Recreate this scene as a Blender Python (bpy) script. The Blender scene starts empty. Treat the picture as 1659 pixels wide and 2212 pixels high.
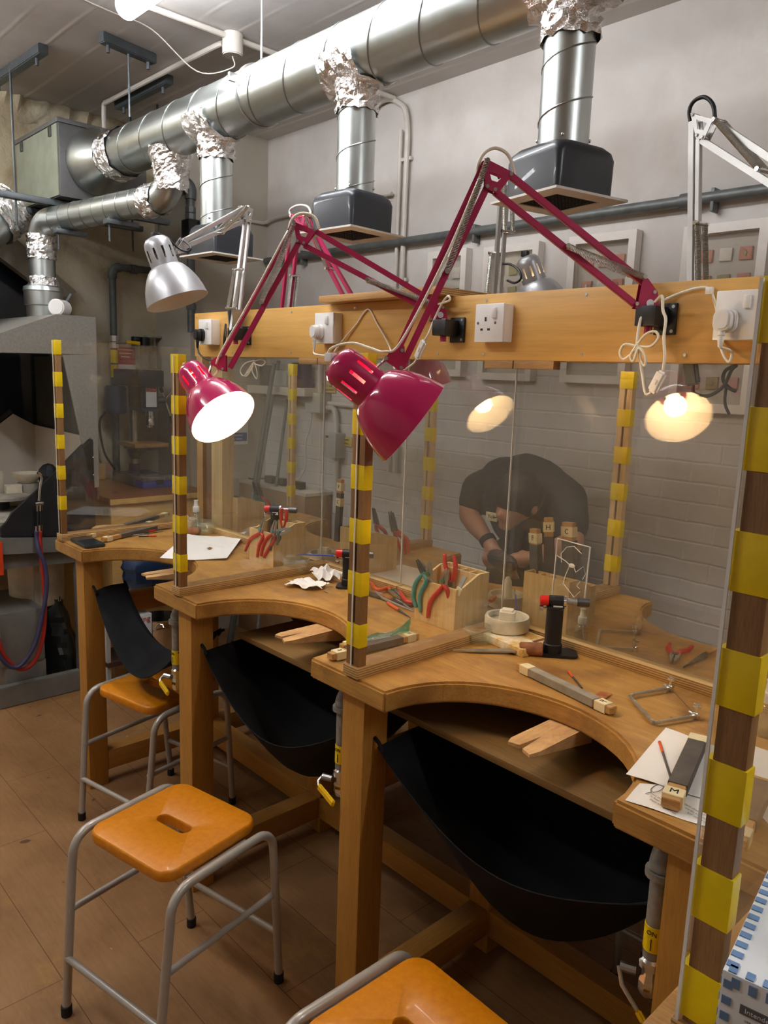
import bpy, bmesh, math, random
from mathutils import Vector as V, Matrix as MX, Euler
random.seed(7)
S = bpy.context.scene
COL = S.collection
PI = math.pi
# ---------------------------------------------------------------- camera
FPX, YAW, PITCH, ROLL, HC = 1672.5, .8174, .1739, .0361, 1.73
def _cam_axes():
    c, s = math.cos, math.sin
    right = V((c(YAW), s(YAW), 0)); fw = V((-s(YAW), c(YAW), 0)); up = V((0, 0, 1))
    f2 = fw*c(PITCH) - up*s(PITCH); u2 = up*c(PITCH) + fw*s(PITCH)
    return right*c(ROLL) + u2*s(ROLL), u2*c(ROLL) - right*s(ROLL), f2
CR, CU, CF = _cam_axes()
EYE = V((0, 0, HC))
cam = bpy.data.cameras.new('camera'); co = bpy.data.objects.new('camera', cam); COL.objects.link(co)
co.matrix_world = MX(((CR.x, CU.x, -CF.x, EYE.x), (CR.y, CU.y, -CF.y, EYE.y), (CR.z, CU.z, -CF.z, EYE.z), (0, 0, 0, 1)))
cam.sensor_fit = 'VERTICAL'; cam.sensor_height = 36.0; cam.sensor_width = 27.0
cam.lens = 36.0*FPX/2212; cam.clip_start = .02; cam.clip_end = 60
S.camera = co
# a point seen in the photograph, put on a known plane of the room
def ray(px, py): return CR*(px - 829.5) - CU*(py - 1106.) + CF*FPX
def az(px, py, z): d = ray(px, py); return EYE + d*((z - HC)/d.z)
def ay(px, py, y): d = ray(px, py); return EYE + d*(y/d.y)
def ax(px, py, x): d = ray(px, py); return EYE + d*(x/d.x)
def apl(px, py, p, n): d = ray(px, py); return EYE + d*((p - EYE).dot(n)/d.dot(n))
def ad(px, py, dist): return EYE + ray(px, py)*(dist/FPX)
# ---------------------------------------------------------------- look
vs = S.view_settings
S.display_settings.display_device = 'sRGB'
vs.view_transform = 'Standard'; vs.look = 'None'; vs.gamma = 1.0; vs.use_curve_mapping = False
vs.exposure = -0.12
cy = S.cycles
cy.max_bounces = 8; cy.diffuse_bounces = 4; cy.glossy_bounces = 4; cy.transmission_bounces = 6; cy.transparent_max_bounces = 32
cy.caustics_reflective = False; cy.caustics_refractive = False; cy.sample_clamp_indirect = 0.0; cy.sample_clamp_direct = 0.0
cy.use_denoising = True
W = bpy.data.worlds.new('room_air'); S.world = W; W.use_nodes = True
W.node_tree.nodes['Background'].inputs[0].default_value = (.75, .72, .68, 1)
W.node_tree.nodes['Background'].inputs[1].default_value = 0.05
TUBE_E, TUBE_C = 46.0, (.96, .97, 1.0)      # ceiling tubes
BULB_E, BULB_C = 62.0, (1.0, .68, .34)     # desk lamp bulbs
# ---------------------------------------------------------------- materials
def lin(c):
    return tuple((x/12.92 if x <= .04045 else ((x + .055)/1.055)**2.4) for x in c)
def rgb(r, g, b): return lin((r/255, g/255, b/255)) + (1,)
class Nt:
    def __init__(s, name):
        s.m = bpy.data.materials.new(name); s.m.use_nodes = True; s.t = s.m.node_tree
        s.b = s.t.nodes['Principled BSDF']; s.o = s.t.nodes['Material Output']
    def n(s, typ, **kw):
        nd = s.t.nodes.new(typ)
        for k, v in kw.items():
            if k.startswith('i_'): nd.inputs[k[2:].replace('_', ' ')].default_value = v
            else: setattr(nd, k, v)
        return nd
    def l(s, a, b): s.t.links.new(a, b)
    def coord(s, scale=(1, 1, 1), rot=(0, 0, 0), kind='Object'):
        tc = s.n('ShaderNodeTexCoord'); mp = s.n('ShaderNodeMapping')
        mp.inputs['Scale'].default_value = scale; mp.inputs['Rotation'].default_value = rot
        s.l(tc.outputs[kind], mp.inputs['Vector']); return mp.outputs['Vector']
    def noise(s, vec, scale, detail=4, rough=.55, dist=0):
        nd = s.n('ShaderNodeTexNoise'); nd.inputs['Scale'].default_value = scale; nd.inputs['Detail'].default_value = detail
        nd.inputs['Roughness'].default_value = rough; nd.inputs['Distortion'].default_value = dist
        s.l(vec, nd.inputs['Vector']); return nd.outputs['Fac']
    def ramp(s, fac, stops):
        nd = s.n('ShaderNodeValToRGB'); e = nd.color_ramp.elements
        while len(e) < len(stops): e.new(.5)
        for k, (p, c) in enumerate(stops): e[k].position = p; e[k].color = c
        s.l(fac, nd.inputs['Fac']); return nd.outputs['Color']
    def mix(s, f, a, b, blend='MIX'):
        nd = s.n('ShaderNodeMix', data_type='RGBA', blend_type=blend)
        for k, v in ((0, f), (6, a), (7, b)):
            if hasattr(v, 'links'): s.l(v, nd.inputs[k])
            else: nd.inputs[k].default_value = v
        return nd.outputs[2]
    def bump(s, h, strength=.3, dist=.01):
        nd = s.n('ShaderNodeBump'); nd.inputs['Strength'].default_value = strength; nd.inputs['Distance'].default_value = dist
        s.l(h, nd.inputs['Height']); s.l(nd.outputs['Normal'], s.b.inputs['Normal'])
    def base(s, c):
        if hasattr(c, 'links'): s.l(c, s.b.inputs['Base Color'])
        else: s.b.inputs['Base Color'].default_value = c
    def set(s, rough=None, metal=None, coat=None, spec=None, trans=None, alpha=None, ior=None):
        for k, v in (('Roughness', rough), ('Metallic', metal), ('Coat Weight', coat), ('Specular IOR Level', spec), ('Transmission Weight', trans), ('Alpha', alpha), ('IOR', ior)):
            if v is not None: s.b.inputs[k].default_value = v
        return s
M = {}
def plain(name, c, rough=.5, metal=0, coat=0, var=.12, scale=20., bump=0., spec=.5):
    """paint, plastic or metal with faint uneven wear"""
    t = Nt(name); v = t.coord()
    f = t.noise(v, scale, 4)
    lo = tuple(x*(1 - var) for x in c[:3]) + (1,); hi = tuple(min(1, x*(1 + var)) for x in c[:3]) + (1,)
    t.base(t.ramp(f, [(.3, lo), (.7, hi)])); t.set(rough, metal, coat, spec)
    if bump: t.bump(t.noise(v, scale*4, 3), bump, .002)
    M[name] = t.m; return t.m
def wood(name, c1, c2, axis='x', rough=.42, scale=1., stain=None, coat=0., ring=26):
    """grain that runs along one axis, with optional blots of dark stain"""
    t = Nt(name); st = {'x': (.6, 9, 9), 'y': (9, .6, 9), 'z': (9, 9, .6)}[axis]
    v = t.coord(tuple(a*scale for a in st))
    f = t.noise(v, 3.2, 6, .62, .6)
    fine = t.noise(v, ring, 3, .7)
    col = t.ramp(f, [(.28, c1), (.52, tuple((a + b)/2 for a, b in zip(c1, c2))), (.74, c2)])
    col = t.mix(.35, col, t.ramp(fine, [(.3, tuple(x*.62 for x in c1[:3]) + (1,)), (.62, c2)]))
    if stain:
        v2 = t.coord((3.3, 3.3, 3.3)); sf = t.noise(v2, 2.1, 5, .6, .4)
        col = t.mix(t.ramp(sf, [(.46, (0, 0, 0, 1)), (.72, (.8, .8, .8, 1))]), col, stain)
        wr = t.noise(t.coord((5, 3, 5)), 1.3, 7, .7, .3); col = t.mix(t.ramp(wr, [(.54, (0, 0, 0, 1)), (.7, (.5, .5, .5, 1))]), col, tuple(min(1, x*1.25) for x in c2[:3]) + (1,))
        sc2_ = t.noise(t.coord((2.5, 40, 2.5), (0, 0, .5)), 3, 3, .6); col = t.mix(t.ramp(sc2_, [(.66, (0, 0, 0, 1)), (.74, (.4, .4, .4, 1))]), col, rgb(104, 68, 36))
        sp = t.noise(t.coord((9, 22, 9)), 2.3, 2, .5)
        col = t.mix(t.ramp(sp, [(.74, (0, 0, 0, 1)), (.79, (.7, .7, .7, 1))]), col, rgb(70, 40, 26))
    t.base(col); t.set(rough, 0, coat); t.bump(fine, .06, .002); M[name] = t.m; return t.m
def ply(name, axis='z', light=rgb(214, 178, 118), dark=rgb(138, 96, 52), n=170.):
    """plywood edge: fine layers stacked along an axis"""
    t = Nt(name); w = t.n('ShaderNodeTexWave', wave_type='BANDS', bands_direction=axis.upper()); w.inputs['Scale'].default_value = n/6.283*2
    w.inputs['Distortion'].default_value = .8; w.inputs['Detail'].default_value = 2; w.inputs['Detail Scale'].default_value = .4
    t.l(t.coord(), w.inputs['Vector'])
    f = t.noise(t.coord(), 12, 4)
    t.base(t.mix(.25, t.ramp(w.outputs['Fac'], [(.3, dark), (.62, light)]), t.ramp(f, [(.3, dark), (.7, light)]))); t.set(.55); M[name] = t.m; return t.m
def emis(name, c, e):
    t = Nt(name); t.base((c[0]*.8, c[1]*.8, c[2]*.8, 1)); t.b.inputs['Emission Color'].default_value = c + (1,); t.b.inputs['Emission Strength'].default_value = e
    M[name] = t.m; return t.m
def sheet(name, tint=(.97, .975, .965), refl=.045, haze=.05, hc=(.8, .78, .72), scratch=.06):
    """clear sheet: sees through, mirrors by Schlick's rule, a little dust"""
    t = Nt(name); t.t.nodes.remove(t.b)
    tr = t.n('ShaderNodeBsdfTransparent'); tr.inputs[0].default_value = tint + (1,)
    gl = t.n('ShaderNodeBsdfGlossy'); gl.inputs['Color'].default_value = (1, 1, 1, 1); gl.inputs['Roughness'].default_value = .012
    df = t.n('ShaderNodeBsdfDiffuse'); df.inputs['Color'].default_value = hc + (1,)
    lw = t.n('ShaderNodeLayerWeight'); lw.inputs['Blend'].default_value = .5
    pw = t.n('ShaderNodeMath', operation='POWER'); pw.inputs[1].default_value = 5; t.l(lw.outputs['Facing'], pw.inputs[0])
    ma = t.n('ShaderNodeMath', operation='MULTIPLY_ADD'); ma.inputs[1].default_value = 1 - refl; ma.inputs[2].default_value = refl; t.l(pw.outputs[0], ma.inputs[0])
    v = t.coord((1, 1, .35)); f = t.noise(v, 9, 8, .75)
    hz = t.n('ShaderNodeMath', operation='MULTIPLY'); hz.inputs[1].default_value = haze*2; t.l(f, hz.inputs[0])
    m1 = t.n('ShaderNodeMixShader'); t.l(hz.outputs[0], m1.inputs[0]); t.l(tr.outputs[0], m1.inputs[1]); t.l(df.outputs[0], m1.inputs[2])
    m2 = t.n('ShaderNodeMixShader'); t.l(ma.outputs[0], m2.inputs[0]); t.l(m1.outputs[0], m2.inputs[1]); t.l(gl.outputs[0], m2.inputs[2])
    t.l(m2.outputs[0], t.o.inputs['Surface']); M[name] = t.m; return t.m
# ---- the palette
wood('beech', rgb(164, 114, 50), rgb(204, 156, 84), 'x', .38, stain=rgb(128, 84, 44))
wood('beech_leg', rgb(172, 118, 46), rgb(200, 146, 66), 'z', .42)
wood('beech_rail_y', rgb(166, 112, 46), rgb(192, 138, 64), 'y', .45)
wood('beech_rail_x', rgb(170, 116, 44), rgb(196, 142, 64), 'x', .45)
wood('oak', rgb(116, 82, 48), rgb(164, 122, 76), 'z', .5, 1.4, ring=44)
wood('oak_x', rgb(150, 108, 62), rgb(196, 150, 94), 'x', .5, 1.4, ring=44)
wood('pale_post', rgb(206, 170, 122), rgb(232, 200, 152), 'z', .5)
wood('birch', rgb(212, 158, 76), rgb(230, 182, 100), 'x', .4, .5, ring=10)
wood('birch_z', rgb(214, 178, 116), rgb(238, 208, 150), 'z', .5, .7, ring=12)
wood('pin_wood', rgb(196, 148, 92), rgb(228, 186, 130), 'y', .6, stain=rgb(150, 104, 62))
wood('plank', rgb(182, 132, 72), rgb(214, 168, 104), 'x', .5)
wood('shelf_ply_shaded', rgb(122, 92, 50), rgb(146, 114, 66), 'x', .5)  # shade under the bench top is put into these darker browns
wood('red_top', rgb(112, 66, 42), rgb(144, 90, 58), 'y', .35)
wood('chest_wood', rgb(206, 160, 90), rgb(232, 190, 120), 'y', .45)
wood('stud_wood', rgb(110, 58, 36), rgb(150, 84, 54), 'z', .6)
wood('handle_wood', rgb(176, 126, 70), rgb(214, 168, 106), 'x', .4)
ply('ply_z', 'z'); ply('ply_x', 'x'); ply('ply_y', 'y')
plain('tape', rgb(240, 208, 6), .38, 0, .2, .06, 30)
plain('masking', rgb(232, 216, 172), .7, 0, 0, .05, 60)
plain('ink', rgb(28, 24, 24), .6)
plain('emery', rgb(92, 84, 76), .75, 0, 0, .2, 30)
plain('emery_pale', rgb(150, 142, 126), .7, 0, 0, .2, 24)
plain('pink', rgb(190, 22, 88), .13, 0, .8, .03, 10)
plain('pink_arm', rgb(178, 34, 84), .4, 0, .1, .05, 20)
plain('shade_white', (.86, .84, .8, 1), .35, 0, 0, .02)
plain('chrome', (.78, .77, .75, 1), .12, 1, 0, .05)
plain('steel', (.55, .55, .54, 1), .32, 1, 0, .15, 30)
plain('dark_steel', (.16, .16, .165, 1), .4, 1, 0, .25, 40)
plain('spring', (.62, .6, .54, 1), .3, 1, 0, .1)
plain('silver_paint', rgb(178, 178, 180), .38, .55, .2, .05)
plain('alu_arm', rgb(190, 188, 184), .38, .75, 0, .06)
plain('white_plastic', rgb(236, 234, 230), .32, 0, .2, .02)
plain('cream_cable', rgb(236, 226, 204), .45, 0, 0, .03)
plain('black_plastic', rgb(26, 26, 28), .42, 0, 0, .15, 60)
plain('black_rubber', rgb(24, 22, 21), .75, 0, 0, .2, 60)
plain('stool_grey', rgb(176, 170, 160), .32, .15, .3, .05)
t = Nt('stool_seat'); v = t.coord(); f = t.noise(v, 60, 6, .7); g = t.noise(t.coord((6, 1.2, 6)), 14, 5, .8)
t.base(t.mix(t.ramp(g, [(.56, (0, 0, 0, 1)), (.8, (.35, .35, .35, 1))]), t.ramp(f, [(.3, rgb(206, 122, 4)), (.7, rgb(224, 142, 12))]), rgb(232, 164, 50))); t.set(.42, 0, .12); M['stool_seat'] = t.m
plain('leather', rgb(20, 20, 21), .8, 0, 0, .35, 14, .2, .2)
plain('hammertone', rgb(134, 130, 122), .5, .1, 0, .12, 90)
plain('hearth_grey', rgb(122, 120, 114), .5, .1, 0, .12, 12)
plain('hearth_black', rgb(30, 31, 33), .5, 0, 0, .3, 10)
plain('fire_clay', rgb(150, 142, 130), .9, 0, 0, .3, 10)
plain('seam_zinc', (.40, .43, .42, 1), .4, 1, 0, .05)
plain('inner_grey', rgb(84, 82, 74), .6, .1, 0, .2, 8)
plain('hood_black', rgb(44, 48, 54), .38, 0, .2, .08, 40)
plain('hood_white', rgb(226, 222, 214), .4, 0, 0, .03)
plain('grille_dark', rgb(30, 22, 20), .7)
plain('grey_box', rgb(112, 112, 112), .45, .35, 0, .1, 24)
plain('green_grey', rgb(150, 156, 138), .5, .2, 0, .12, 14)
plain('strut', rgb(98, 104, 108), .4, .7, 0, .12, 20)
plain('pipe_grey', rgb(104, 108, 106), .5, .35, 0, .2, 20)
plain('conduit', rgb(206, 200, 190), .5, 0, 0, .05)
plain('gas_pipe', rgb(142, 140, 134), .5, .3, 0, .3, 30, .1)
plain('valve_yellow', rgb(236, 192, 8), .4, 0, .2, .06)
plain('ceramic', rgb(206, 196, 172), .85, 0, 0, .14, 26, .2)
plain('solder_block', rgb(238, 228, 206), .9, 0, 0, .1, 14, .3)
t = Nt('scorched_block'); f = t.noise(t.coord(), 22, 5, .7); t.base(t.ramp(f, [(.4, rgb(240, 232, 214)), (.58, rgb(226, 190, 112)), (.72, rgb(190, 140, 72))])); t.set(.9); M['scorched_block'] = t.m
plain('cork', rgb(150, 96, 60), .8, 0, 0, .3, 40, .4)
plain('red_grip', rgb(206, 44, 34), .35, 0, .3, .06)
plain('orange_grip', rgb(226, 92, 34), .4, 0, .2, .06)
plain('teal_grip', rgb(58, 150, 150), .35, 0, .3, .06)
plain('green_paint', rgb(52, 112, 62), .5)
plain('blue_paint', rgb(66, 86, 190), .4, 0, .2, .06)
plain('drill_blue', rgb(42, 58, 88), .45, 0, .1, .12, 14)
plain('tote_blue', rgb(58, 70, 160), .4, 0, .2, .06)
plain('paper', rgb(244, 240, 232), .8, 0, 0, .02, 8)
plain('tissue', rgb(250, 246, 240), .9, 0, 0, .02, 20)
plain('pencil_line', rgb(120, 110, 118), .8)
plain('print_grey', rgb(150, 146, 142), .8)
plain('copper', rgb(206, 132, 84), .4, .8, 0, .15, 30)
plain('torch_red', rgb(222, 30, 18), .35, 0, .4, .05)
plain('skin', rgb(176, 122, 92), .55, 0, 0, .08, 14)
plain('hair', rgb(36, 30, 28), .6, 0, 0, .3, 40)
plain('shirt', rgb(40, 38, 38), .85, 0, 0, .15, 16)
plain('trousers', rgb(44, 48, 60), .85, 0, 0, .15, 16)
plain('frame_white', rgb(226, 220, 212), .45, 0, 0, .03)
plain('mount', rgb(206, 198, 188), .8, 0, 0, .03)
plain('tile_pink', rgb(206, 138, 116), .6, 0, 0, .15, 30)
plain('tile_white', rgb(226, 218, 204), .5, 0, 0, .1, 30)
plain('tile_olive', rgb(164, 156, 104), .5, 0, 0, .2, 30)
plain('tile_dark', rgb(50, 56, 56), .5)
plain('sign_red', rgb(196, 60, 46), .5, 0, 0, .05)
plain('sign_blue', rgb(60, 96, 166), .5, 0, 0, .05)
plain('sign_yellow', rgb(206, 180, 84), .6, 0, 0, .05)
plain('switch_grey', rgb(178, 178, 172), .5, 0, 0, .05)
plain('bucket_white', rgb(226, 218, 198), .6, 0, 0, .15, 12)
plain('bin_bag', rgb(46, 48, 46), .3, 0, .2, .2, 12, .5)
plain('hose_red', rgb(176, 44, 32), .5)
plain('hose_blue', rgb(64, 62, 96), .5)
plain('cardboard', rgb(156, 122, 84), .8, 0, 0, .08, 10)
plain('panel_orange', rgb(222, 70, 26), .45, 0, .2, .05)
plain('navy_bag', rgb(24, 50, 84), .35, 0, .2, .4, 8, .5)
plain('brown_dark', rgb(70, 46, 34), .6, 0, 0, .2, 16)
plain('window_dark', rgb(34, 40, 46), .12, 0, 0, .2, 6)
plain('sill_stone', rgb(150, 142, 126), .8, 0, 0, .15, 12)
plain('pale_board', rgb(206, 196, 180), .6, 0, 0, .05, 6)
plain('sky_label', rgb(126, 176, 216), .45, 0, 0, .1, 6)
plain('label_white', rgb(232, 236, 238), .5, 0, 0, .03, 6)
plain('label_grey', rgb(96, 98, 104), .5)
plain('stripe_blue', rgb(112, 146, 190), .5)
emis('tube', TUBE_C, TUBE_E); emis('bulb', BULB_C, BULB_E)
sheet('acrylic', haze=.022); sheet('glass', (.955, .97, .94), .11, .07, (.92, .96, .84)); sheet('acrylic_edge', (.9, .88, .8), .08, .75, (1.0, .98, .93))
sheet('frame_glass', (.96, .96, .95), .05, .03); sheet('bottle_clear', (.94, .93, .9), .05, .06, (.9, .88, .82)); sheet('water', (.9, .94, .86), .04, .05, (.8, .86, .7))
sheet('packet_green', (.45, .78, .6), .08, .28, (.3, .66, .48)); sheet('lid_grey', (.7, .66, .62), .06, .35, (.5, .46, .44))
sheet('tape_clear', (.95, .94, .88), .08, .05)
# galvanised spiral duct: long streaks, bright zinc
t = Nt('galv'); v = t.coord((14, 14, 14)); f = t.noise(v, .5, 4, .55); g = t.noise(t.coord(), 9, 3, .5)
t.base(t.ramp(f, [(.3, (.52, .56, .55, 1)), (.7, (.60, .64, .62, 1))])); t.set(.3, 1)
r = t.ramp(g, [(.3, (.32, .32, .32, 1)), (.7, (.40, .40, .40, 1))]); t.l(r, t.b.inputs['Roughness']); M['galv'] = t.m
t = Nt('foil'); f = t.noise(t.coord(), 26, 5, .7, .8); t.base((.9, .89, .88, 1)); t.set(.12, 1); t.bump(f, .6, .02); M['foil'] = t.m
t = Nt('galv_bright'); t.base((.66, .67, .64, 1)); t.set(.26, 1); t.bump(t.noise(t.coord(), 40, 3), .05, .01); M['galv_bright'] = t.m
# ---------------------------------------------------------------- mesh builder
def basis(z, hint=None):
    z = V(z).normalized(); h = V(hint) if hint is not None else (V((0, 0, 1)) if abs(z.z) < .9 else V((1, 0, 0)))
    x = (h - z*h.dot(z)).normalized(); y = z.cross(x)
    return x, y, z
def mat4(o, x, y, z): return MX(((x[0], y[0], z[0], o[0]), (x[1], y[1], z[1], o[1]), (x[2], y[2], z[2], o[2]), (0, 0, 0, 1)))
def RZ(a): return MX.Rotation(a, 4, 'Z')
class MB:
    def __init__(s): s.bm = bmesh.new()
    def _in(s, b, mx=None):
        if mx is not None: bmesh.ops.transform(b, matrix=mx, verts=b.verts)
        me = bpy.data.meshes.new('x'); b.to_mesh(me); b.free(); s.bm.from_mesh(me); bpy.data.meshes.remove(me); return s
    def box(s, c, d, bev=0., rz=0., mx=None, seg=2):
        b = bmesh.new(); bmesh.ops.create_cube(b, size=1); bmesh.ops.scale(b, vec=d, verts=b.verts)
        if bev: bmesh.ops.bevel(b, geom=b.edges[:], offset=bev, segments=seg, affect='EDGES', profile=.6)
        m = MX.Translation(V(c)) @ RZ(rz)
        return s._in(b, (mx @ m) if mx is not None else m)
    def bar(s, p, q, w, t, hint=(0, 0, 1), bev=0.):
        """box from p to q, w wide across, t thick along hint"""
        p, q = V(p), V(q); x, y, z = basis(q - p, hint); b = bmesh.new(); bmesh.ops.create_cube(b, size=1); bmesh.ops.scale(b, vec=(t, w, (q - p).length), verts=b.verts)
        if bev: bmesh.ops.bevel(b, geom=b.edges[:], offset=bev, segments=2, affect='EDGES')
        return s._in(b, mat4((p + q)/2, x, y, z))
    def cyl(s, p, q, r, r2=None, seg=20, bev=0.):
        p, q = V(p), V(q); x, y, z = basis(q - p); b = bmesh.new()
        bmesh.ops.create_cone(b, cap_ends=True, segments=seg, radius1=r, radius2=r if r2 is None else r2, depth=(q - p).length)
        if bev: bmesh.ops.bevel(b, geom=[e for e in b.edges if len(e.link_faces) == 2 and any(len(f.verts) > 4 for f in e.link_faces)], offset=bev, segments=2, affect='EDGES')
        return s._in(b, mat4((p + q)/2, x, y, z))
    def sphere(s, c, r, sc=(1, 1, 1), seg=16, mx=None):
        b = bmesh.new(); bmesh.ops.create_uvsphere(b, u_segments=seg, v_segments=max(6, seg//2), radius=r); bmesh.ops.scale(b, vec=sc, verts=b.verts)
        m = MX.Translation(V(c)); return s._in(b, m @ mx if mx is not None else m)
    def tube(s, pts, r, seg=8, closed=False):
        pts = [V(p) for p in pts]; n = len(pts); rs = r if isinstance(r, (list, tuple)) else [r]*n
        b = bmesh.new(); rings = []; x = None
        for i, p in enumerate(pts):
            a = pts[(i - 1) % n] if (closed or i) else p; c = pts[(i + 1) % n] if (closed or i < n - 1) else p
            t = (c - a).normalized() if (c - a).length > 1e-9 else V((0, 0, 1))
            if x is None: x, y, _ = basis(t)
            else:
                x = (x - t*x.dot(t)); x = x.normalized() if x.length > 1e-6 else basis(t)[0]
            y = t.cross(x)
            rings.append([b.verts.new(p + (x*math.cos(2*PI*k/seg) + y*math.sin(2*PI*k/seg))*rs[i]) for k in range(seg)])
        for i in range(n if closed else n - 1):
            A, B = rings[i], rings[(i + 1) % n]
            for k in range(seg): b.faces.new((A[k], A[(k + 1) % seg], B[(k + 1) % seg], B[k]))
        if not closed: b.faces.new(rings[0][::-1]); b.faces.new(rings[-1])
        return s._in(b)
    def lathe(s, prof, o=(0, 0, 0), axis=(0, 0, 1), seg=32, a0=0., a1=2*PI):
        x, y, z = basis(axis); o = V(o); b = bmesh.new(); rings = []; full = abs(a1 - a0 - 2*PI) < 1e-6; nn = seg if full else seg + 1
        for (r, h) in prof:
            if r < 1e-6: rings.append([b.verts.new(o + z*h)]*nn)
            else: rings.append([b.verts.new(o + z*h + (x*math.cos(a0 + (a1 - a0)*k/seg) + y*math.sin(a0 + (a1 - a0)*k/seg))*r) for k in range(nn)])
        for i in range(len(rings) - 1):
            A, B = rings[i], rings[i + 1]
            for k in range(seg):
                q = [A[k], A[(k + 1) % nn], B[(k + 1) % nn], B[k]]; u = []
                for w in q:
                    if w not in u: u.append(w)
                if len(u) > 2:
                    try: b.faces.new(u)
                    except ValueError: pass
        return s._in(b)
    def prism(s, poly, z0, z1, mx=None, bev=0.):
        """poly: 2D outline extruded from z0 to z1"""
        b = bmesh.new(); vs_ = [b.verts.new((p[0], p[1], z0)) for p in poly]; f = b.faces.new(vs_)
        e = bmesh.ops.extrude_face_region(b, geom=[f]); bmesh.ops.translate(b, vec=(0, 0, z1 - z0), verts=[w for w in e['geom'] if isinstance(w, bmesh.types.BMVert)])
        bmesh.ops.recalc_face_normals(b, faces=b.faces)
        if bev: bmesh.ops.bevel(b, geom=[e for e in b.edges if len(e.link_faces) == 2 and e.calc_face_angle(0) > .5], offset=bev, segments=2, affect='EDGES')
        return s._in(b, mx)
    def slab(s, pts, n, th):
        """a plate with a 3D outline, th thick along n, centred"""
        n = V(n).normalized(); b = bmesh.new(); A = [b.verts.new(V(p) - n*th/2) for p in pts]; B = [b.verts.new(V(p) + n*th/2) for p in pts]
        b.faces.new(A[::-1]); b.faces.new(B)
        for k in range(len(pts)): b.faces.new((A[k], A[(k + 1) % len(pts)], B[(k + 1) % len(pts)], B[k]))
        bmesh.ops.recalc_face_normals(b, faces=b.faces); return s._in(b)
    def ringslab(s, out, inn, n, th):
        """a plate with a hole: outline and hole of the same length"""
        n = V(n).normalized(); b = bmesh.new(); k = len(out)
        L = [[b.verts.new(V(p) + n*o) for p in lst] for o in (-th/2, th/2) for lst in (out, inn)]
        for i in range(k):
            j = (i + 1) % k
            for q in ((L[0][i], L[0][j], L[1][j], L[1][i]), (L[2][i], L[3][i], L[3][j], L[2][j]), (L[0][i], L[2][i], L[2][j], L[0][j]), (L[1][i], L[1][j], L[3][j], L[3][i])): b.faces.new(q)
        bmesh.ops.recalc_face_normals(b, faces=b.faces); return s._in(b)
    def grid(s, rows, th=0., closed=False):
        b = bmesh.new(); R = [[b.verts.new(V(p)) for p in r] for r in rows]
        for i in range(len(R) - 1):
            m = len(R[i])
            for k in range(m if closed else m - 1): b.faces.new((R[i][k], R[i][(k + 1) % m], R[i + 1][(k + 1) % m], R[i + 1][k]))
        if th:
            bmesh.ops.recalc_face_normals(b, faces=b.faces); bmesh.ops.solidify(b, geom=b.faces[:], thickness=th)
        return s._in(b)
    def add(s, other): 
        me = bpy.data.meshes.new('x'); other.bm.to_mesh(me); s.bm.from_mesh(me); bpy.data.meshes.remove(me); return s
    def build(s, name, mat, parent=None, at=None, sharp=.6, subsurf=0, flat=False):
        bmesh.ops.remove_doubles(s.bm, verts=s.bm.verts, dist=1e-6)
        if flat is False:
            for f in s.bm.faces: f.smooth = True
            for e in s.bm.edges:
                if len(e.link_faces) == 2 and e.calc_face_angle(0) > sharp: e.smooth = False
        me = bpy.data.meshes.new(name); s.bm.to_mesh(me); s.bm.free()
        o = bpy.data.objects.new(name, me); COL.objects.link(o)
        if parent is not None:
            m = MWI(parent); me.transform(m); o.parent = parent
        elif at is not None:
            me.transform(MX.Translation(-V(at))); o.location = at
        me.materials.append(M[mat] if isinstance(mat, str) else mat)
        if subsurf:
            md = o.modifiers.new('sub', 'SUBSURF'); md.levels = subsurf; md.render_levels = subsurf
        return o
def MW(o):
    m = MX.Translation(o.location) @ o.rotation_euler.to_matrix().to_4x4()
    return MW(o.parent) @ m if o.parent is not None else m
def MWI(o): return MW(o).inverted()
def tag(o, label=None, cat=None, group=None, kind=None):
    if label: o['label'] = label
    if cat: o['category'] = cat
    if group: o['group'] = group
    if kind: o['kind'] = kind
    return o
def thing(name, label, cat, loc=(0, 0, 0), rz=0., group=None):
    o = bpy.data.objects.new(name, None); COL.objects.link(o); o.empty_display_size = .05
    o.location = loc; o.rotation_euler = (0, 0, rz); return tag(o, label, cat, group)
def dup(root, loc=None, rz=None, label=None, rot=None):
    r = root.copy(); COL.objects.link(r)
    if loc is not None: r.location = loc
    if rz is not None: r.rotation_euler = (0, 0, rz)
    if rot is not None: r.rotation_euler = rot
    if label: r['label'] = label
    for ch in list(root.children):
        c = ch.copy(); COL.objects.link(c); c.parent = r
        for g in list(ch.children):
            d = g.copy(); COL.objects.link(d); d.parent = c
    return r
def arc(c, r, a0, a1, n): return [(c[0] + r*math.cos(a0 + (a1 - a0)*k/n), c[1] + r*math.sin(a0 + (a1 - a0)*k/n)) for k in range(n + 1)]
def rrect(w, h, r, n=4):
    p = []
    for cx_, cy_, a in ((w/2 - r, h/2 - r, 0), (-w/2 + r, h/2 - r, PI/2), (-w/2 + r, -h/2 + r, PI), (w/2 - r, -h/2 + r, 1.5*PI)): p += arc((cx_, cy_), r, a, a + PI/2, n)
    return p
def smooth(pts, n=8):
    """Catmull-Rom through points"""
    P = [V(p) for p in pts]; P = [P[0]*2 - P[1]] + P + [P[-1]*2 - P[-2]]; out = []
    for i in range(1, len(P) - 2):
        for k in range(n):
            t = k/n; a, b, c, d = P[i - 1:i + 3]
            out.append(.5*((2*b) + (c - a)*t + (2*a - 5*b + 4*c - d)*t*t + (3*b - 3*c + d - a)*t**3))
    out.append(P[-2]); return out
_dg = None
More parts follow.
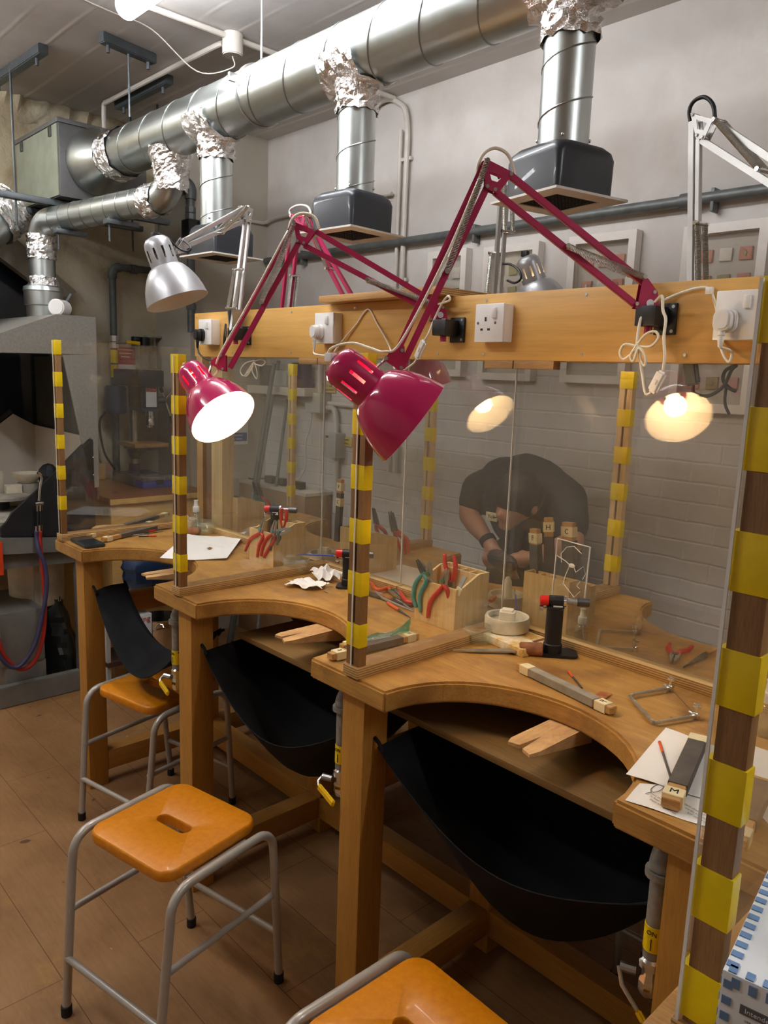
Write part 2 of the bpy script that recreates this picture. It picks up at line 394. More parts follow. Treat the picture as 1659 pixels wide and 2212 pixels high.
def text(body, name, mat, parent, o, x, y, size, depth=.0004, at=None, cx=True):
    """lettering as mesh: o centre, x reading direction, y up the letters"""
    cu = bpy.data.curves.new('t', 'FONT'); cu.body = body; cu.size = size; cu.extrude = depth; cu.align_x = 'CENTER' if cx else 'LEFT'; cu.align_y = 'CENTER'; cu.resolution_u = 2
    ob = bpy.data.objects.new('t', cu); COL.objects.link(ob); bpy.context.view_layer.update()
    me = bpy.data.meshes.new_from_object(ob.evaluated_get(bpy.context.evaluated_depsgraph_get())); bpy.data.objects.remove(ob); bpy.data.curves.remove(cu)
    x = V(x).normalized(); y = V(y); y = (y - x*y.dot(x)).normalized()
    me.transform(mat4(o, x, y, x.cross(y))); ob = bpy.data.objects.new(name, me); COL.objects.link(ob)
    if parent is not None: me.transform(MWI(parent)); ob.parent = parent
    me.materials.clear(); me.materials.append(M[mat]); return ob
# ================================================================ the room
ZC = 3.18; YB = 3.0; XE = -4.85; XR = 2.2; YF = -2.4
def wallmat(name, stops, scale, rough=.85, bump=.4, bricks=False, dirt=None):
    t = Nt(name); v = t.coord(); f = t.noise(v, scale, 8, .62, .5)
    c = t.ramp(f, stops)
    if dirt: c = t.mix(t.ramp(t.noise(t.coord((1, 1, .6)), 1.7, 6, .65), [(.5, (0, 0, 0, 1)), (.72, (.7, .7, .7, 1))]), c, dirt)
    t.base(c); t.set(rough)
    h = t.noise(v, scale*5, 6, .6)
    if bricks:
        b = t.n('ShaderNodeTexBrick'); b.inputs['Scale'].default_value = 1; b.inputs['Brick Width'].default_value = .235; b.inputs['Row Height'].default_value = .08
        b.inputs['Mortar Size'].default_value = .007; b.inputs['Mortar Smooth'].default_value = .9; b.inputs['Color1'].default_value = (1, 1, 1, 1); b.inputs['Color2'].default_value = (.9, .9, .9, 1); b.inputs['Mortar'].default_value = (.0, .0, .0, 1)
        wob = t.n('ShaderNodeVectorMath', operation='ADD'); t.l(t.coord(rot=(-PI/2, 0, 0)), wob.inputs[0])
        nz = t.n('ShaderNodeTexNoise'); nz.inputs['Scale'].default_value = 9; t.l(v, nz.inputs['Vector'])
        sc_ = t.n('ShaderNodeVectorMath', operation='SCALE'); sc_.inputs['Scale'].default_value = .012; t.l(nz.outputs['Color'], sc_.inputs[0]); t.l(sc_.outputs[0], wob.inputs[1])
        t.l(wob.outputs[0], b.inputs['Vector'])
        pz = t.n('ShaderNodeSeparateXYZ'); t.l(v, pz.inputs[0])
        low = t.n('ShaderNodeMapRange'); low.inputs[1].default_value = 1.9; low.inputs[2].default_value = 1.6; t.l(pz.outputs['Z'], low.inputs[0])
        mm = t.n('ShaderNodeMath', operation='MULTIPLY'); t.l(b.outputs['Color'], mm.inputs[0]); t.l(low.outputs[0], mm.inputs[1])
        mm2 = t.n('ShaderNodeMath', operation='MULTIPLY_ADD'); mm2.inputs[1].default_value = .8; t.l(h, mm2.inputs[0]); t.l(mm.outputs[0], mm2.inputs[2])
        h = mm2.outputs[0]
    t.bump(h, bump, .012); M[name] = t.m
wallmat('wall_paint', [(.3, rgb(196, 190, 184)), (.7, rgb(216, 211, 205))], 1.6, bump=.3, bricks=True, dirt=rgb(188, 178, 166))
wallmat('wall_rough', [(.32, rgb(150, 128, 92)), (.5, rgb(196, 184, 156)), (.7, rgb(212, 204, 182))], 2.2, bump=.9, dirt=rgb(146, 116, 72))
wallmat('wall_pier', [(.3, rgb(176, 168, 152)), (.7, rgb(196, 190, 176))], 1.2, bump=.25)
wallmat('wall_plain', [(.3, rgb(170, 160, 148)), (.7, rgb(188, 178, 166))], 1.2, bump=.1)
# board-marked concrete ceiling
t = Nt('ceiling_paint'); v = t.coord(); sx = t.n('ShaderNodeSeparateXYZ'); t.l(v, sx.inputs[0])
nz = t.noise(v, 3, 4); a1 = t.n('ShaderNodeMath', operation='MULTIPLY_ADD'); a1.inputs[1].default_value = .014; t.l(nz, a1.inputs[0]); t.l(sx.outputs['Y'], a1.inputs[2])
o1 = t.n('ShaderNodeMath', operation='ADD'); o1.inputs[1].default_value = -1.203 + .178*20; t.l(a1.outputs[0], o1.inputs[0])
fr = t.n('ShaderNodeMath', operation='PINGPONG'); fr.inputs[1].default_value = .089; t.l(o1.outputs[0], fr.inputs[0])
ln = t.n('ShaderNodeMapRange'); ln.inputs[1].default_value = .074; ln.inputs[2].default_value = .087; t.l(fr.outputs[0], ln.inputs[0])
fad = t.ramp(t.noise(v, 1.1, 4, .7), [(.4, (.1, .1, .1, 1)), (.6, (1, 1, 1, 1))]); l2 = t.n('ShaderNodeMath', operation='MULTIPLY'); t.l(ln.outputs[0], l2.inputs[0]); t.l(fad, l2.inputs[1])
c = t.ramp(t.noise(v, 1.4, 7, .62), [(.3, rgb(190, 186, 182)), (.5, rgb(206, 202, 198)), (.7, rgb(214, 210, 206))])
t.base(t.mix(l2.outputs[0], c, rgb(228, 224, 218))); t.set(.9)
hh = t.n('ShaderNodeMath', operation='ADD'); t.l(l2.outputs[0], hh.inputs[0]); t.l(t.noise(v, 14, 6), hh.inputs[1]); t.bump(hh.outputs[0], .12, .008); M['ceiling_paint'] = t.m
# hardboard floor sheets: seams, scuffs and worn yellow patches
t = Nt('floor_board'); v = t.coord(); f = t.noise(v, 2.2, 8, .65, .4)
c = t.ramp(f, [(.28, rgb(116, 80, 46)), (.5, rgb(150, 110, 70)), (.72, rgb(168, 128, 86))])
c = t.mix(.3, c, t.ramp(t.noise(t.coord((2, 16, 1)), 5, 5, .7), [(.3, rgb(122, 84, 50)), (.7, rgb(172, 132, 86))]))
w1 = t.ramp(t.noise(t.coord(), 2.6, 9, .72), [(.57, (0, 0, 0, 1)), (.66, (.55, .55, .55, 1))]); c = t.mix(w1, c, rgb(176, 134, 70))
w2 = t.ramp(t.noise(t.coord(), 17, 3, .5), [(.73, (0, 0, 0, 1)), (.76, (.8, .8, .8, 1))]); c = t.mix(w2, c, rgb(196, 164, 100))
w3 = t.ramp(t.noise(t.coord((1.1, .9, 1)), 14, 2, .4), [(.22, (.75, .75, .75, 1)), (.255, (0, 0, 0, 1))]); c = t.mix(w3, c, rgb(62, 36, 30))
br = t.n('ShaderNodeTexBrick'); br.inputs['Scale'].default_value = 1; br.inputs['Brick Width'].default_value = 1.22; br.inputs['Row Height'].default_value = .226; br.inputs['Mortar Size'].default_value = .0012
br.inputs['Color1'].default_value = (0, 0, 0, 1); br.inputs['Color2'].default_value = (0, 0, 0, 1); br.inputs['Mortar'].default_value = (1, 1, 1, 1); br.offset = .37
mpv = t.n('ShaderNodeMapping'); mpv.inputs['Location'].default_value = (.34, -.017, 0); t.l(v, mpv.inputs['Vector']); t.l(mpv.outputs[0], br.inputs['Vector'])
c = t.mix(br.outputs['Fac'], c, rgb(98, 66, 40))
t.base(c); t.set(.55, spec=.35); t.bump(t.noise(v, 60, 4), .08, .003); M['floor_board'] = t.m
def struct(name, mb, mat, label=None, cat=None): 
    o = mb.build(name, mat); o['kind'] = 'structure'
    if label: tag(o, label, cat)
    return o
struct('floor', MB().box(((XE + XR)/2, (YF + YB)/2, -.05), (XR - XE + .4, YB - YF + .4, .1)), 'floor_board', 'brown hardboard sheet floor, scuffed and worn', 'floor')
struct('ceiling', MB().box(((XE + XR)/2, (YF + YB)/2, ZC + .1), (XR - XE + .4, YB - YF + .4, .2)), 'ceiling_paint', 'white painted concrete ceiling with board marks', 'ceiling')
struct('wall_back', MB().box(((XE + XR)/2, YB + .1, ZC/2), (XR - XE + .4, .2, ZC)), 'wall_paint', 'white painted brick wall behind the benches', 'wall')
# end wall with a splayed window opening behind the hearth hood
WY0, WY1, WZ0, WZ1 = .55, 1.86, 1.35, 2.28
eb = MB()
for (y0, y1, z0, z1) in ((YF, WY0, 0, ZC), (WY1, YB, 0, ZC), (WY0, WY1, 0, WZ0)): eb.box((XE - .1, (y0 + y1)/2, (z0 + z1)/2), (.2, y1 - y0, z1 - z0))
eb.prism([(WY0, ZC), (WY0, 2.62), (1.3, 2.62), (WY1, 2.18), (WY1, ZC)], XE - .2, XE, mx=MX(((0, 0, 1, 0), (1, 0, 0, 0), (0, 1, 0, 0), (0, 0, 0, 1))))
we = struct('wall_end', eb, 'wall_rough', 'rough flaking cream plaster wall at the room end', 'wall')
struct('wall_pier', MB().box((XE + .225, (2.44 + YB)/2, ZC/2), (.45, YB - 2.44, ZC)), 'wall_pier', 'smooth grey painted pier in the room corner', 'wall')
struct('wall_front', MB().box(((XE + XR)/2, YF - .1, ZC/2), (XR - XE + .4, .2, ZC)), 'wall_plain', 'plain pale wall behind the viewer', 'wall')
struct('wall_side', MB().box((XR + .1, (YF + YB)/2, ZC/2), (.2, YB - YF, ZC)), 'wall_plain', 'plain pale wall at the near room end', 'wall')
# flaking plaster lip along the top of the end wall
lip = []
for k in range(60):
    y = .4 + 2.04*k/59; lip.append([V((XE + .002, y, ZC - .10 - .05*random.random())), V((XE + .03 + .03*random.random(), y, ZC - .05 - .03*random.random())), V((XE + .05 + .05*random.random(), y, ZC - .001))])
struct('trim_1', MB().grid(lip), 'wall_rough', 'broken plaster edge where end wall meets ceiling', 'plaster edge')
# window: dark panes, stone lintel, red-brown studs
wn = thing('window_1', 'dark window with sloping stone lintel behind the hearth hood', 'window', (XE - .1, 1.2, WZ0)); wn['kind'] = 'structure'
MB().box((XE - .16, 1.2, 2.0), (.02, 1.34, 1.3)).build('window_pane', 'window_dark', wn)
MB().slab([V((XE + .03, .5, 2.72)), V((XE + .03, 1.28, 2.64)), V((XE + .03, 1.90, 2.16)), V((XE + .03, 1.78, 2.10)), V((XE + .03, 1.22, 2.48)), V((XE + .03, .5, 2.56))], (1, 0, 0), .07).build('lintel', 'sill_stone', wn)
MB().box((XE + .02, 1.80, 1.72), (.06, .09, .84)).build('window_frame', 'sill_stone', wn)
MB().box((XE - .10, .9, 1.36), (.10, .66, .04)).build('sill', 'sill_stone', wn)
for k, (a, b, c) in enumerate(((1.36, 1.33, .10), (1.26, 1.23, .08))):
    MB().bar((XE + .08 + .05*k, a - .04, 1.45), (XE + .08 + .05*k, b - .09, 2.21), c, .05, (1, 0, 0)).build('stud', 'stud_wood', wn)
# ---- ceiling tubes
def batten(name_label, x0, x1, y):
    t = thing('fluorescent_batten', name_label, 'ceiling light', ((x0 + x1)/2, y, ZC), group=None)
    MB().box(((x0 + x1)/2, y, ZC - .03), (x1 - x0, .075, .06), .008).build('housing', 'white_plastic', t)
    MB().cyl((x0 + .02, y, ZC - .098), (x1 - .02, y, ZC - .098), .044, seg=24, bev=.012).build('diffuser', 'tube', t)
    for x in (x0 + .03, x1 - .03): MB().box((x, y, ZC - .075), (.03, .05, .05), .006).build('end_cap', 'white_plastic', t)
    return t
batten('lit ceiling light above the bench end, beside the steel duct', -3.12, -1.6, 1.45)
batten('lit ceiling light over the far end of the aisle', -3.3, -1.8, -.45)
batten('lit ceiling light over the near end of the bench', .3, 1.8, 1.45)
batten('lit ceiling light over the hearth end of the aisle', -4.75, -3.55, .35)
# ================================================================ the double bench
ZB, ZU = 1.03, .978            # bench top and underside
YN, YFAR, YM = 1.135, 2.345, 1.73
HORN = [(-3.17, -2.893), (-2.305, -2.024), (-1.462, -1.186), (-.612, -.345)]
CUT = [(-2.893, -2.305), (-2.024, -1.462), (-1.186, -.612)]
PX = [-3.115, -2.15, -1.305]    # partition lines
def outline():
    p = []
    for i, (a, b) in enumerate(HORN):
        p += [(a, YN), (b, YN)]
        if i < 3:
            c0, c1 = CUT[i]; m, h = (c0 + c1)/2, (c1 - c0)/2
            p += [(m - h*math.cos(PI*k/22), YN + .275*math.sin(PI*k/22)**.92) for k in range(1, 22)]
    q = []
    for i, (a, b) in reversed(list(enumerate(HORN))):
        q += [(b, YFAR), (a, YFAR)]
        if i:
            c0, c1 = CUT[i - 1]; m, h = (c0 + c1)/2, (c1 - c0)/2
            q += [(m + h*math.cos(PI*k/22), YFAR - .275*math.sin(PI*k/22)**.92) for k in range(1, 22)]
    return p + q
bench = thing('jewellers_bench', 'long double-sided beech workbench with scalloped cutouts', 'workbench', (-1.76, 1.74, 0))
MB().prism(outline(), ZU, ZB, bev=.006).build('bench_top', 'beech', bench)
LEGX = [(-3.03, -2.955), (-2.19, -2.108), (-1.364, -1.284), (-.52, -.44)]
for a, b in LEGX:
    for y0, y1 in ((1.163, 1.243), (1.70, 1.77), (2.24, 2.32)):
        MB().box(((a + b)/2, (y0 + y1)/2, ZU/2), (b - a, y1 - y0, ZU), .004).build('leg', 'beech_leg', bench)
    m = (a + b)/2
    for y0, y1 in ((1.243, 1.70), (1.77, 2.24)):
        MB().box((m, (y0 + y1)/2, .765), (.05, y1 - y0, .082), .003).build('rail', 'beech_rail_y', bench)
        MB().box((m, (y0 + y1)/2, .104), (.07, y1 - y0, .084), .003).build('stretcher', 'beech_rail_y', bench)
for i in range(3):
    a, b = LEGX[i][1], LEGX[i + 1][0]
    MB().box(((a + b)/2, 1.735, .104), (b - a, .07, .084), .003).build('stretcher', 'beech_rail_x', bench)
MB().box((-1.262, 1.74, .885), (1.60, .86, .018), .002).build('shelf', 'shelf_ply_shaded', bench)
# the next bench, set forward, that carries the nearest post and the mask box
b2 = thing('side_bench', 'second workbench butted on at the near end, holding the mask box', 'workbench', (.25, 1.5, 0))
MB().box((.24, 1.52, (ZB + ZU)/2), (1.16, 1.64, ZB - ZU), .005).build('bench_top', 'beech', b2)
for x in (-.29, .74):
    for y in (.80, 2.24): MB().box((x, y, ZU/2), (.08, .08, ZU), .004).build('leg', 'beech_leg', b2)
for y in (.80, 2.24): MB().box((.225, y, .765), (.95, .05, .08), .003).build('rail', 'beech_rail_x', b2)
# ---- bench pins: split wedges under the lip of each cutout
def pin(cx_, label):
    y0, y1 = YN + .115, YN + .33; t = thing('bench_pin', label, 'bench pin', (cx_, YN + .28, ZU), group='bench pins')
    w = .039; pl = [(-w, y1), (-w, y0 + .02), (-w*.8, y0), (-.006, y0 + .006), (0, y0 + .075), (.008, y0 - .002), (w*.85, y0 - .012), (w, y0 + .015), (w, y1)]
    b = bmesh.new(); top = [b.verts.new((cx_ + x, y, ZU + .001)) for x, y in pl]
    bot = [b.verts.new((cx_ + x, y, ZU - .006 - .036*max(0., (y - y0)/(y1 - y0)))) for x, y in pl]
    b.faces.new(top[::-1]); b.faces.new(bot)
    for k in range(len(pl)): b.faces.new((top[k], top[(k + 1) % len(pl)], bot[(k + 1) % len(pl)], bot[k]))
    bmesh.ops.recalc_face_normals(b, faces=b.faces); mb = MB(); mb._in(b); mb.build('wedge', 'pin_wood', t); return t
pin(-.893, 'split wooden bench pin below the cutout with the piercing saw'); pin(-1.745, 'split wooden bench pin below the cutout with the crumpled tissue'); pin(-2.6, 'split wooden bench pin below the cutout with the phone')
# ---- leather aprons slung under the cutouts
def apron(x0, x1, y0, y1, label, dip=.125, back=.27, zh=.845, dip2=0.):
    rows = []
    for j in range(15):
        v = j/14; r = []
        for i in range(25):
            u = i/24; s_ = 4*u*(1 - u)
            belly = back*math.sin(PI*min(1, v*1.15))**1.0
            pull = .11*(1 - s_)*math.sin(PI*v)
            z = zh + .02*v - s_*(dip*(1 - v)**1.5 + dip2*v**1.5 + belly) + .006*math.sin(9*u + 4*v)
            y = y0 + (y1 - y0)*v + (.05 if y1 > y0 else -.05)*(1 - s_)*(1 - v)*0 - (.02 if y1 > y0 else -.02)*s_*(1 - v)
            r.append(V((x0 + (x1 - x0)*u, y, z)))
        rows.append(r)
    t = thing('leather_apron', label, 'bench apron', ((x0 + x1)/2, (y0 + y1)/2, zh), group='leather aprons under the bench')
    MB().grid(rows, .0025).build('skin', 'leather', t)
    for x, y in ((x0, y0), (x1, y0), (x0, y1), (x1, y1)): 
        sg = 1 if x == x0 else -1
        MB().tube([(x - sg*.012, y, zh + .02), (x + sg*.004, y, zh + .012), (x + sg*.02, y, zh - .006)], .005).build('loop', 'leather', t)
for i in range(3):
    a, b = LEGX[i][1] + .012, LEGX[i + 1][0] - .012
    w = ('beside the far yellow stool', 'below the tissue and the orange packet of files', 'nearest the camera, below the piercing saw')[i]
    apron(a, b, 1.20, (1.33, 1.63, 1.665)[i], 'black leather apron slung under the bench front ' + ('behind the far yellow stool', 'in the middle bay', 'in the bay of the piercing saw')[i], dip=(.22, .145, .12)[i], back=(.06, .24, .30)[i], dip2=(.20, .05, .02)[i])
    apron(a, b, 2.28, 1.80, 'black leather apron slung under the bench back ' + ('behind the far yellow stool', 'behind the middle bay', 'behind the bay of the piercing saw')[i], dip=.14, back=.26)
# ---- gas pipes with yellow lever valves beside the legs
def gas(x, label, turned=False):
    t = thing('gas_pipe', label, 'gas pipe', (x, 1.2, .66), group='gas pipes by the bench legs'); y = 1.2
    b = MB(); b.tube(arc3((x, y + .04, .905), .04, n=8), .021, 14); b.tube([(x, y + .04, .945), (x, y + .09, .945)], .021, 14); b.build('elbow', 'gas_pipe', t)
    MB().lathe([(.0, 0), (.026, 0), (.026, .012), (.0, .012)], (x, y, .893), seg=16).build('elbow_rim', 'gas_pipe', t)
    MB().cyl((x, y, .735), (x, y, .90), .016, seg=16).build('pipe', 'gas_pipe', t)
    MB().cyl((x, y, .752), (x, y, .80), .0172, seg=16).build('tape_band', 'tape', t)
    text('ON', 'lettering', 'ink', t, (x + .004, y - .0178, .79), (1, .1, 0), (0, 0, 1), .012)
    MB().box((x + .004, y - .0176, .768), (.0012, .0012, .022)).build('arrow', 'ink', t)
    b = MB(); b.lathe([(0, 0), (.014, 0), (.0185, .01), (.0185, .03), (.015, .04), (.015, .052), (.0205, .055), (.0205, .07), (.016, .075), (0, .075)], (x, y, .66), seg=8); v = b.build('valve', 'chrome', t)
    b = MB(); b.cyl((x - .02, y - .012, .70), (x - .045, y - .024, .70), .009, seg=10); b.build('spindle', 'steel', v)
    p = [(x - .046, y - .026, .70), (x - .048, y - .036, .690), (x - .036, y - .044, .684), (x + .036, y - .052, .668)] if not turned else [(x - .046, y - .026, .70), (x - .03, y - .04, .68), (x + .005, y - .045, .655), (x + .02, y - .045, .64)]
    b = MB(); b.tube([p[0], p[1], p[2]], .004); b.build('lever', 'steel', v)
    b = MB(); b.bar(p[2], p[3], .018, .010, (0, 1, 0), .003) if not turned else b.bar(p[2], p[3], .014, .008, (0, 1, 0), .003); h = b.build('handle', 'valve_yellow', v)
    return t
def arc3(c, r, n=8): return [V((c[0], c[1] - r*math.cos(PI/2*k/n), c[2] + r*math.sin(PI/2*k/n))) for k in range(n + 1)]
gas(-1.405, 'grey gas pipe with yellow lever by the leg under the nearer full bench horn')
gas(-2.272, 'grey gas pipe with yellow lever by the leg behind the far yellow stool')
gas(-.545, 'thick grey gas pipe with chrome valve beside the striped post in front', True)
# ---- partitions: ridge, taped post, clear sheet
def partition(x, yf, ym, label, bands, ztop, far=False, w=.044, d=.024, z0=ZB, ridge_to=None, side=0, gap=.0):
    t = thing('screen_partition', label, 'partition screen', (x, (yf + ym)/2, ZB), group='clear partition screens')
    sg = 1 if ym > yf else -1
    r0 = yf - sg*.002; MB().box((x, (r0 + ym)/2, z0 + .014), (.052, abs(ym - r0), .028), .002).build('base_ridge', 'ply_z', t)
    zr = z0 + .028; c = yf + sg*(d/2 + .004)
    if side == 0:
        for sx in (-1, 1): MB().box((x + sx*(w/4 + .0018), c, (zr + ztop)/2), (w/2 - .0036, d, ztop - zr), .0012).build('post', 'pale_post' if far else 'oak', t)
        xs = x
    else:
        MB().box((x + .0005, c, (zr + ztop)/2), (w - .001, d, ztop - zr), .0012).build('post', 'oak', t); xs = x - w/2 - .003
    for (a, b) in bands:
        MB().box((x if side == 0 else x - .002, c, (a + b)/2), (w + .0024 + (.006 if side else 0), d + .0024, b - a), .0012).build('tape_band', 'tape', t)
    y1, y2 = sorted((yf + sg*.002, ym - sg*.004))
    s_ = MB().box((xs, (y1 + y2)/2, (z0 + .03 + ztop)/2), (.0055, y2 - y1, ztop - z0 - .034)).build('clear_sheet', 'acrylic', t)
    e = MB(); e.box((xs, yf - sg*.0005, (z0 + ztop)/2 + .004), (.0035, .002, ztop - z0 - .012)); e.build('sheet_edge', 'acrylic_edge' if side == 0 else 'white_plastic', t)
    return t
B_ = lambda top, n, pitch=.122, h=.056: [(top - h - pitch*k, top - pitch*k) for k in range(n)]
partition(PX[0], YN, YM, 'clear screen with a thin striped post at the phone end of the bench', B_(1.822, 6), 1.822, w=.034, d=.022)
partition(PX[1], YN, YM, 'clear screen whose striped post stands behind the lit pink lamp', B_(1.772, 6), 1.772)
partition(PX[2], YN, YM, 'clear screen whose striped post stands behind the darker pink lamp', B_(1.778, 6, .1235), 1.778)
partition(-.2835, .745, YM, 'clear screen with the thick striped oak post in front of everything', B_(1.832, 8, .118, .060), 1.832, w=.034, d=.018, side=1)
partition(PX[0] - .055, YFAR - .01, YM + .012, 'clear screen with striped post on the back of the bench by the brooms', B_(1.772, 6, .1215), 1.772, True, .04)
partition(PX[1] - .06, YFAR - .01, YM + .012, 'clear screen with striped post on the back of the bench beside the darker pink lamp', B_(1.772, 6), 1.772, True, .042)
partition(PX[2] - .027, YFAR - .01, YM + .012, 'clear screen with striped post on the back of the bench past the person', B_(1.772, 6), 1.772, True, .046)
# ---- middle ridge and the clear sheets along it
for i, (a, b) in enumerate(((-2.985, -2.172), (-2.166, -1.752), (-1.748, -1.332), (-1.328, -.346))):
    t = thing('middle_screen', ('clear middle sheet behind the pliers block by the lit lamp', 'clear middle sheet behind the crumpled tissue', 'clear middle sheet behind the pliers block of the middle place', 'wide clear middle sheet between the torch and the person')[i], 'clear screen', ((a + b)/2, YM, ZB), group='clear middle sheets')
    MB().box(((a + b)/2, YM, ZB + .013), (b - a, .040, .026), .002).build('base_ridge', 'ply_z', t)
    MB().box(((a + b)/2, YM, (ZB + .03 + 1.782)/2), (b - a, .0055, 1.782 - ZB - .032)).build('clear_sheet', 'acrylic', t)
    MB().box((b - .001, YM, (ZB + .03 + 1.782)/2), (.0024, .0058, 1.782 - ZB - .032)).build('sheet_edge', 'acrylic_edge', t)
# ---- socket board over the middle
YP = 1.695                      # its front face
pb = thing('socket_board', 'long yellow plywood board with sockets above the clear screens', 'board', (-1.7, YP, 1.783))
MB().box((-1.62, YP + .009, 1.872), (2.80, .018, .178), .001).build('board', 'birch', pb)
MB().box((-1.62, YP + .075, 1.872), (2.80, .018, .178), .001).build('back_board', 'birch', pb)
for x in (-2.98, -2.72, -2.32, -1.97, -1.62, -1.44, -1.09, -.84, -.45):
    for z in (1.80, 1.944): MB().lathe([(0, .0012), (.004, .001), (.0042, 0)], (x + .02*math.sin(x*30), YP, z), (0, -1, 0), 10).build('screw', 'steel', pb)
for x, m in ((-3.09, 'ply_x'), (-2.945, 'birch_z')): 
    w = .05 if m == 'ply_x' else .09
    MB().box((x, YM + .055, (ZB + (1.86 if m == 'ply_x' else 1.783))/2), (w, .06, (1.86 if m == 'ply_x' else 1.783) - ZB), .002).build('support_post', m, pb)
for x0, x1 in ((-2.28, -2.175), (-2.17, -2.03), (-1.42, -1.322), (-1.318, -1.19)):
    MB().box(((x0 + x1)/2, YP + .014, 1.772), (x1 - x0, .03, .021), .001).build('spacer_block', 'oak_x', pb)
t = thing('plank', 'loose plywood plank lying across the top of the socket board', 'plank', (-1.83, 1.74, 1.962))
MB().box((-1.83, 1.745, 1.973), (.56, .21, .022), .0015, rz=-.03).build('panel', 'plank', t)
MB().box((-1.551 , 1.737, 1.973), (.002, .208, .021), rz=-.03).build('cut_end', 'ply_z', t)
# ---- stools
def make_stool(label):
    t = thing('stool', label, 'stool', (0, 0, 0), group='yellow lab stools')
    b = bmesh.new(); out = rrect(.322, .322, .045, 6); hl = [(x, y) for x, y in rrect(.118, .036, .0178, 6)]
    k = len(out); zt, zb = .532, .502
    rings = []
    for z, s_, hs in ((zb, .985, 1), (zb + .006, 1, 1), (zt - .007, 1, 1), (zt - .002, .985, 1.06), (zt, .965, 1.16)):
        rings.append(([b.verts.new((x*s_, y*s_, z)) for x, y in out], [b.verts.new((x*(1 + (hs - 1)*.25), y*hs, z)) for x, y in hl]))
    for (o1, h1), (o2, h2) in zip(rings, rings[1:]):
        for i in range(k):
            j = (i + 1) % k; b.faces.new((o1[i], o1[j], o2[j], o2[i])); b.faces.new((h1[j], h1[i], h2[i], h2[j]))
    for o1, h1 in (rings[0], rings[-1]):
        for i in range(k):
            j = (i + 1) % k; b.faces.new((o1[i], o1[j], h1[j], h1[i]))
    bmesh.ops.recalc_face_normals(b, faces=b.faces); mb = MB(); mb._in(b); mb.build('seat', 'stool_seat', t, sharp=.9)
    for sx in (-1, 1):
        x0, x1, yb, yt, z1, r = .186, .196, .217, .176, .508, .062
        pts = [(sx*x0, -yb, .022)] + [(sx*x1, -yt - .004, z1 - r - .04)]
        for q in range(9):
            a = PI/2*q/8; pts.append((sx*x1, -yt + r - r*math.cos(a), z1 - r + r*math.sin(a)))
        pts += [(p[0], -p[1], p[2]) for p in reversed(pts)]
        MB().tube(pts, .0118, 12).build('leg_frame', 'stool_grey', t, sharp=1)
        for sy in (-1, 1):
            MB().lathe([(0, 0), (.0145, 0), (.0145, .028), (.0118, .03), (0, .03)], (sx*x0, sy*yb, 0), seg=14).build('rubber_foot', 'black_rubber', t)
        MB().cyl((sx*.191, -.199, .30), (sx*.191, .199, .30), .0092, seg=12).build('side_rail', 'stool_grey', t)
        MB().box((sx*.178, 0, .497), (.03, .2, .006), .001).build('seat_bracket', 'stool_grey', t)
    for sy in (-1, 1): MB().cyl((-.19, sy*.207, .165), (.19, sy*.207, .165), .0092, seg=12).build('cross_rail', 'stool_grey', t)
    return t
s0 = make_stool('yellow stool with grey tube legs standing out on the open floor')
s0.location = (-1.745, .908, 0); s0.rotation_euler = (0, 0, math.radians(12))
dup(s0, (-2.632, 1.305, 0), math.radians(12.6), 'yellow stool pushed in at the far cutout, under a leather apron')
dup(s0, (-.835, .915, 0), math.radians(-1), 'yellow stool cut off by the bottom edge of the picture')
dup(s0, (-.80, 2.14, 0), math.radians(4), 'stool on the far side of the bench, one leg seen below the nearest apron')
dup(s0, (-1.71, 2.52, 0), math.radians(0), 'stool on the far side of the bench where the person stands')
dup(s0, (-2.62, 2.18, 0), math.radians(2), 'stool on the far side of the bench, two legs seen beyond the middle bay')
# ---- ducts and hoods
YD, ZD, RD = 1.80, 2.77, .107
def spiral(o, axis, length, r, pitch, mb, turns0=0):
    x, y, z = basis(axis); o = V(o); n = max(8, int(length/pitch*26)); 
    mb.tube([o + z*(length*k/n) + (x*math.cos(turns0 + 2*PI*length/pitch*k/n) + y*math.sin(turns0 + 2*PI*length/pitch*k/n))*r for k in range(n + 1)], .0024, 5)
md = thing('extraction_duct', 'large spiral steel duct running along under the ceiling', 'duct', (-2, YD, ZD))
b = MB(); b.cyl((-3.98, YD, ZD), (2.1, YD, ZD), RD, seg=48); b.build('duct_tube', 'galv', md)
for k in range(27):
    x = -3.75 + .222*k; MB().tube([(x + .045*math.sin(a - .6), YD + (RD + .001)*math.cos(a), ZD + (RD + .001)*math.sin(a)) for a in [2*PI*q/32 for q in range(32)]], .0024, 6, True).build('seam', 'seam_zinc', md)
MB().lathe([(.107, 0), (.165, .13), (.165, .185), (.0, .185)], (-4.02, YD, ZD), (-1, 0, 0), 40).build('reducer', 'galv', md)
def crumple(o, axis, prof, seg=30, amp=.012, seedv=1, name='foil', parent=None, squash=None):
    rnd = random.Random(seedv); x, y, z = basis(axis); o = V(o); rows = []
    n = max(5, int((prof[-1][1] - prof[0][1])/.011)); L = prof[-1][1] - prof[0][1]
    for i in range(n + 1):
        h = prof[0][1] + L*i/n
        for (r0, h0), (r1, h1) in zip(prof, prof[1:]):
            if h0 <= h <= h1: r = r0 + (r1 - r0)*(h - h0)/max(1e-6, h1 - h0); break
        rows.append([o + z*(h + rnd.uniform(-.4, .4)*L/n) + (x*math.cos(2*PI*k/seg) + y*math.sin(2*PI*k/seg))*(r + rnd.uniform(0, amp)*(.4 + .9*rnd.random())) for k in range(seg)])
    return MB().grid(rows, closed=True).build(name, 'foil', parent, flat=True)
crumple((-3.93, YD, ZD), (1, 0, 0), [(.112, -.06), (.116, .0), (.110, .07)], seedv=3, parent=md, name='foil_wrap')
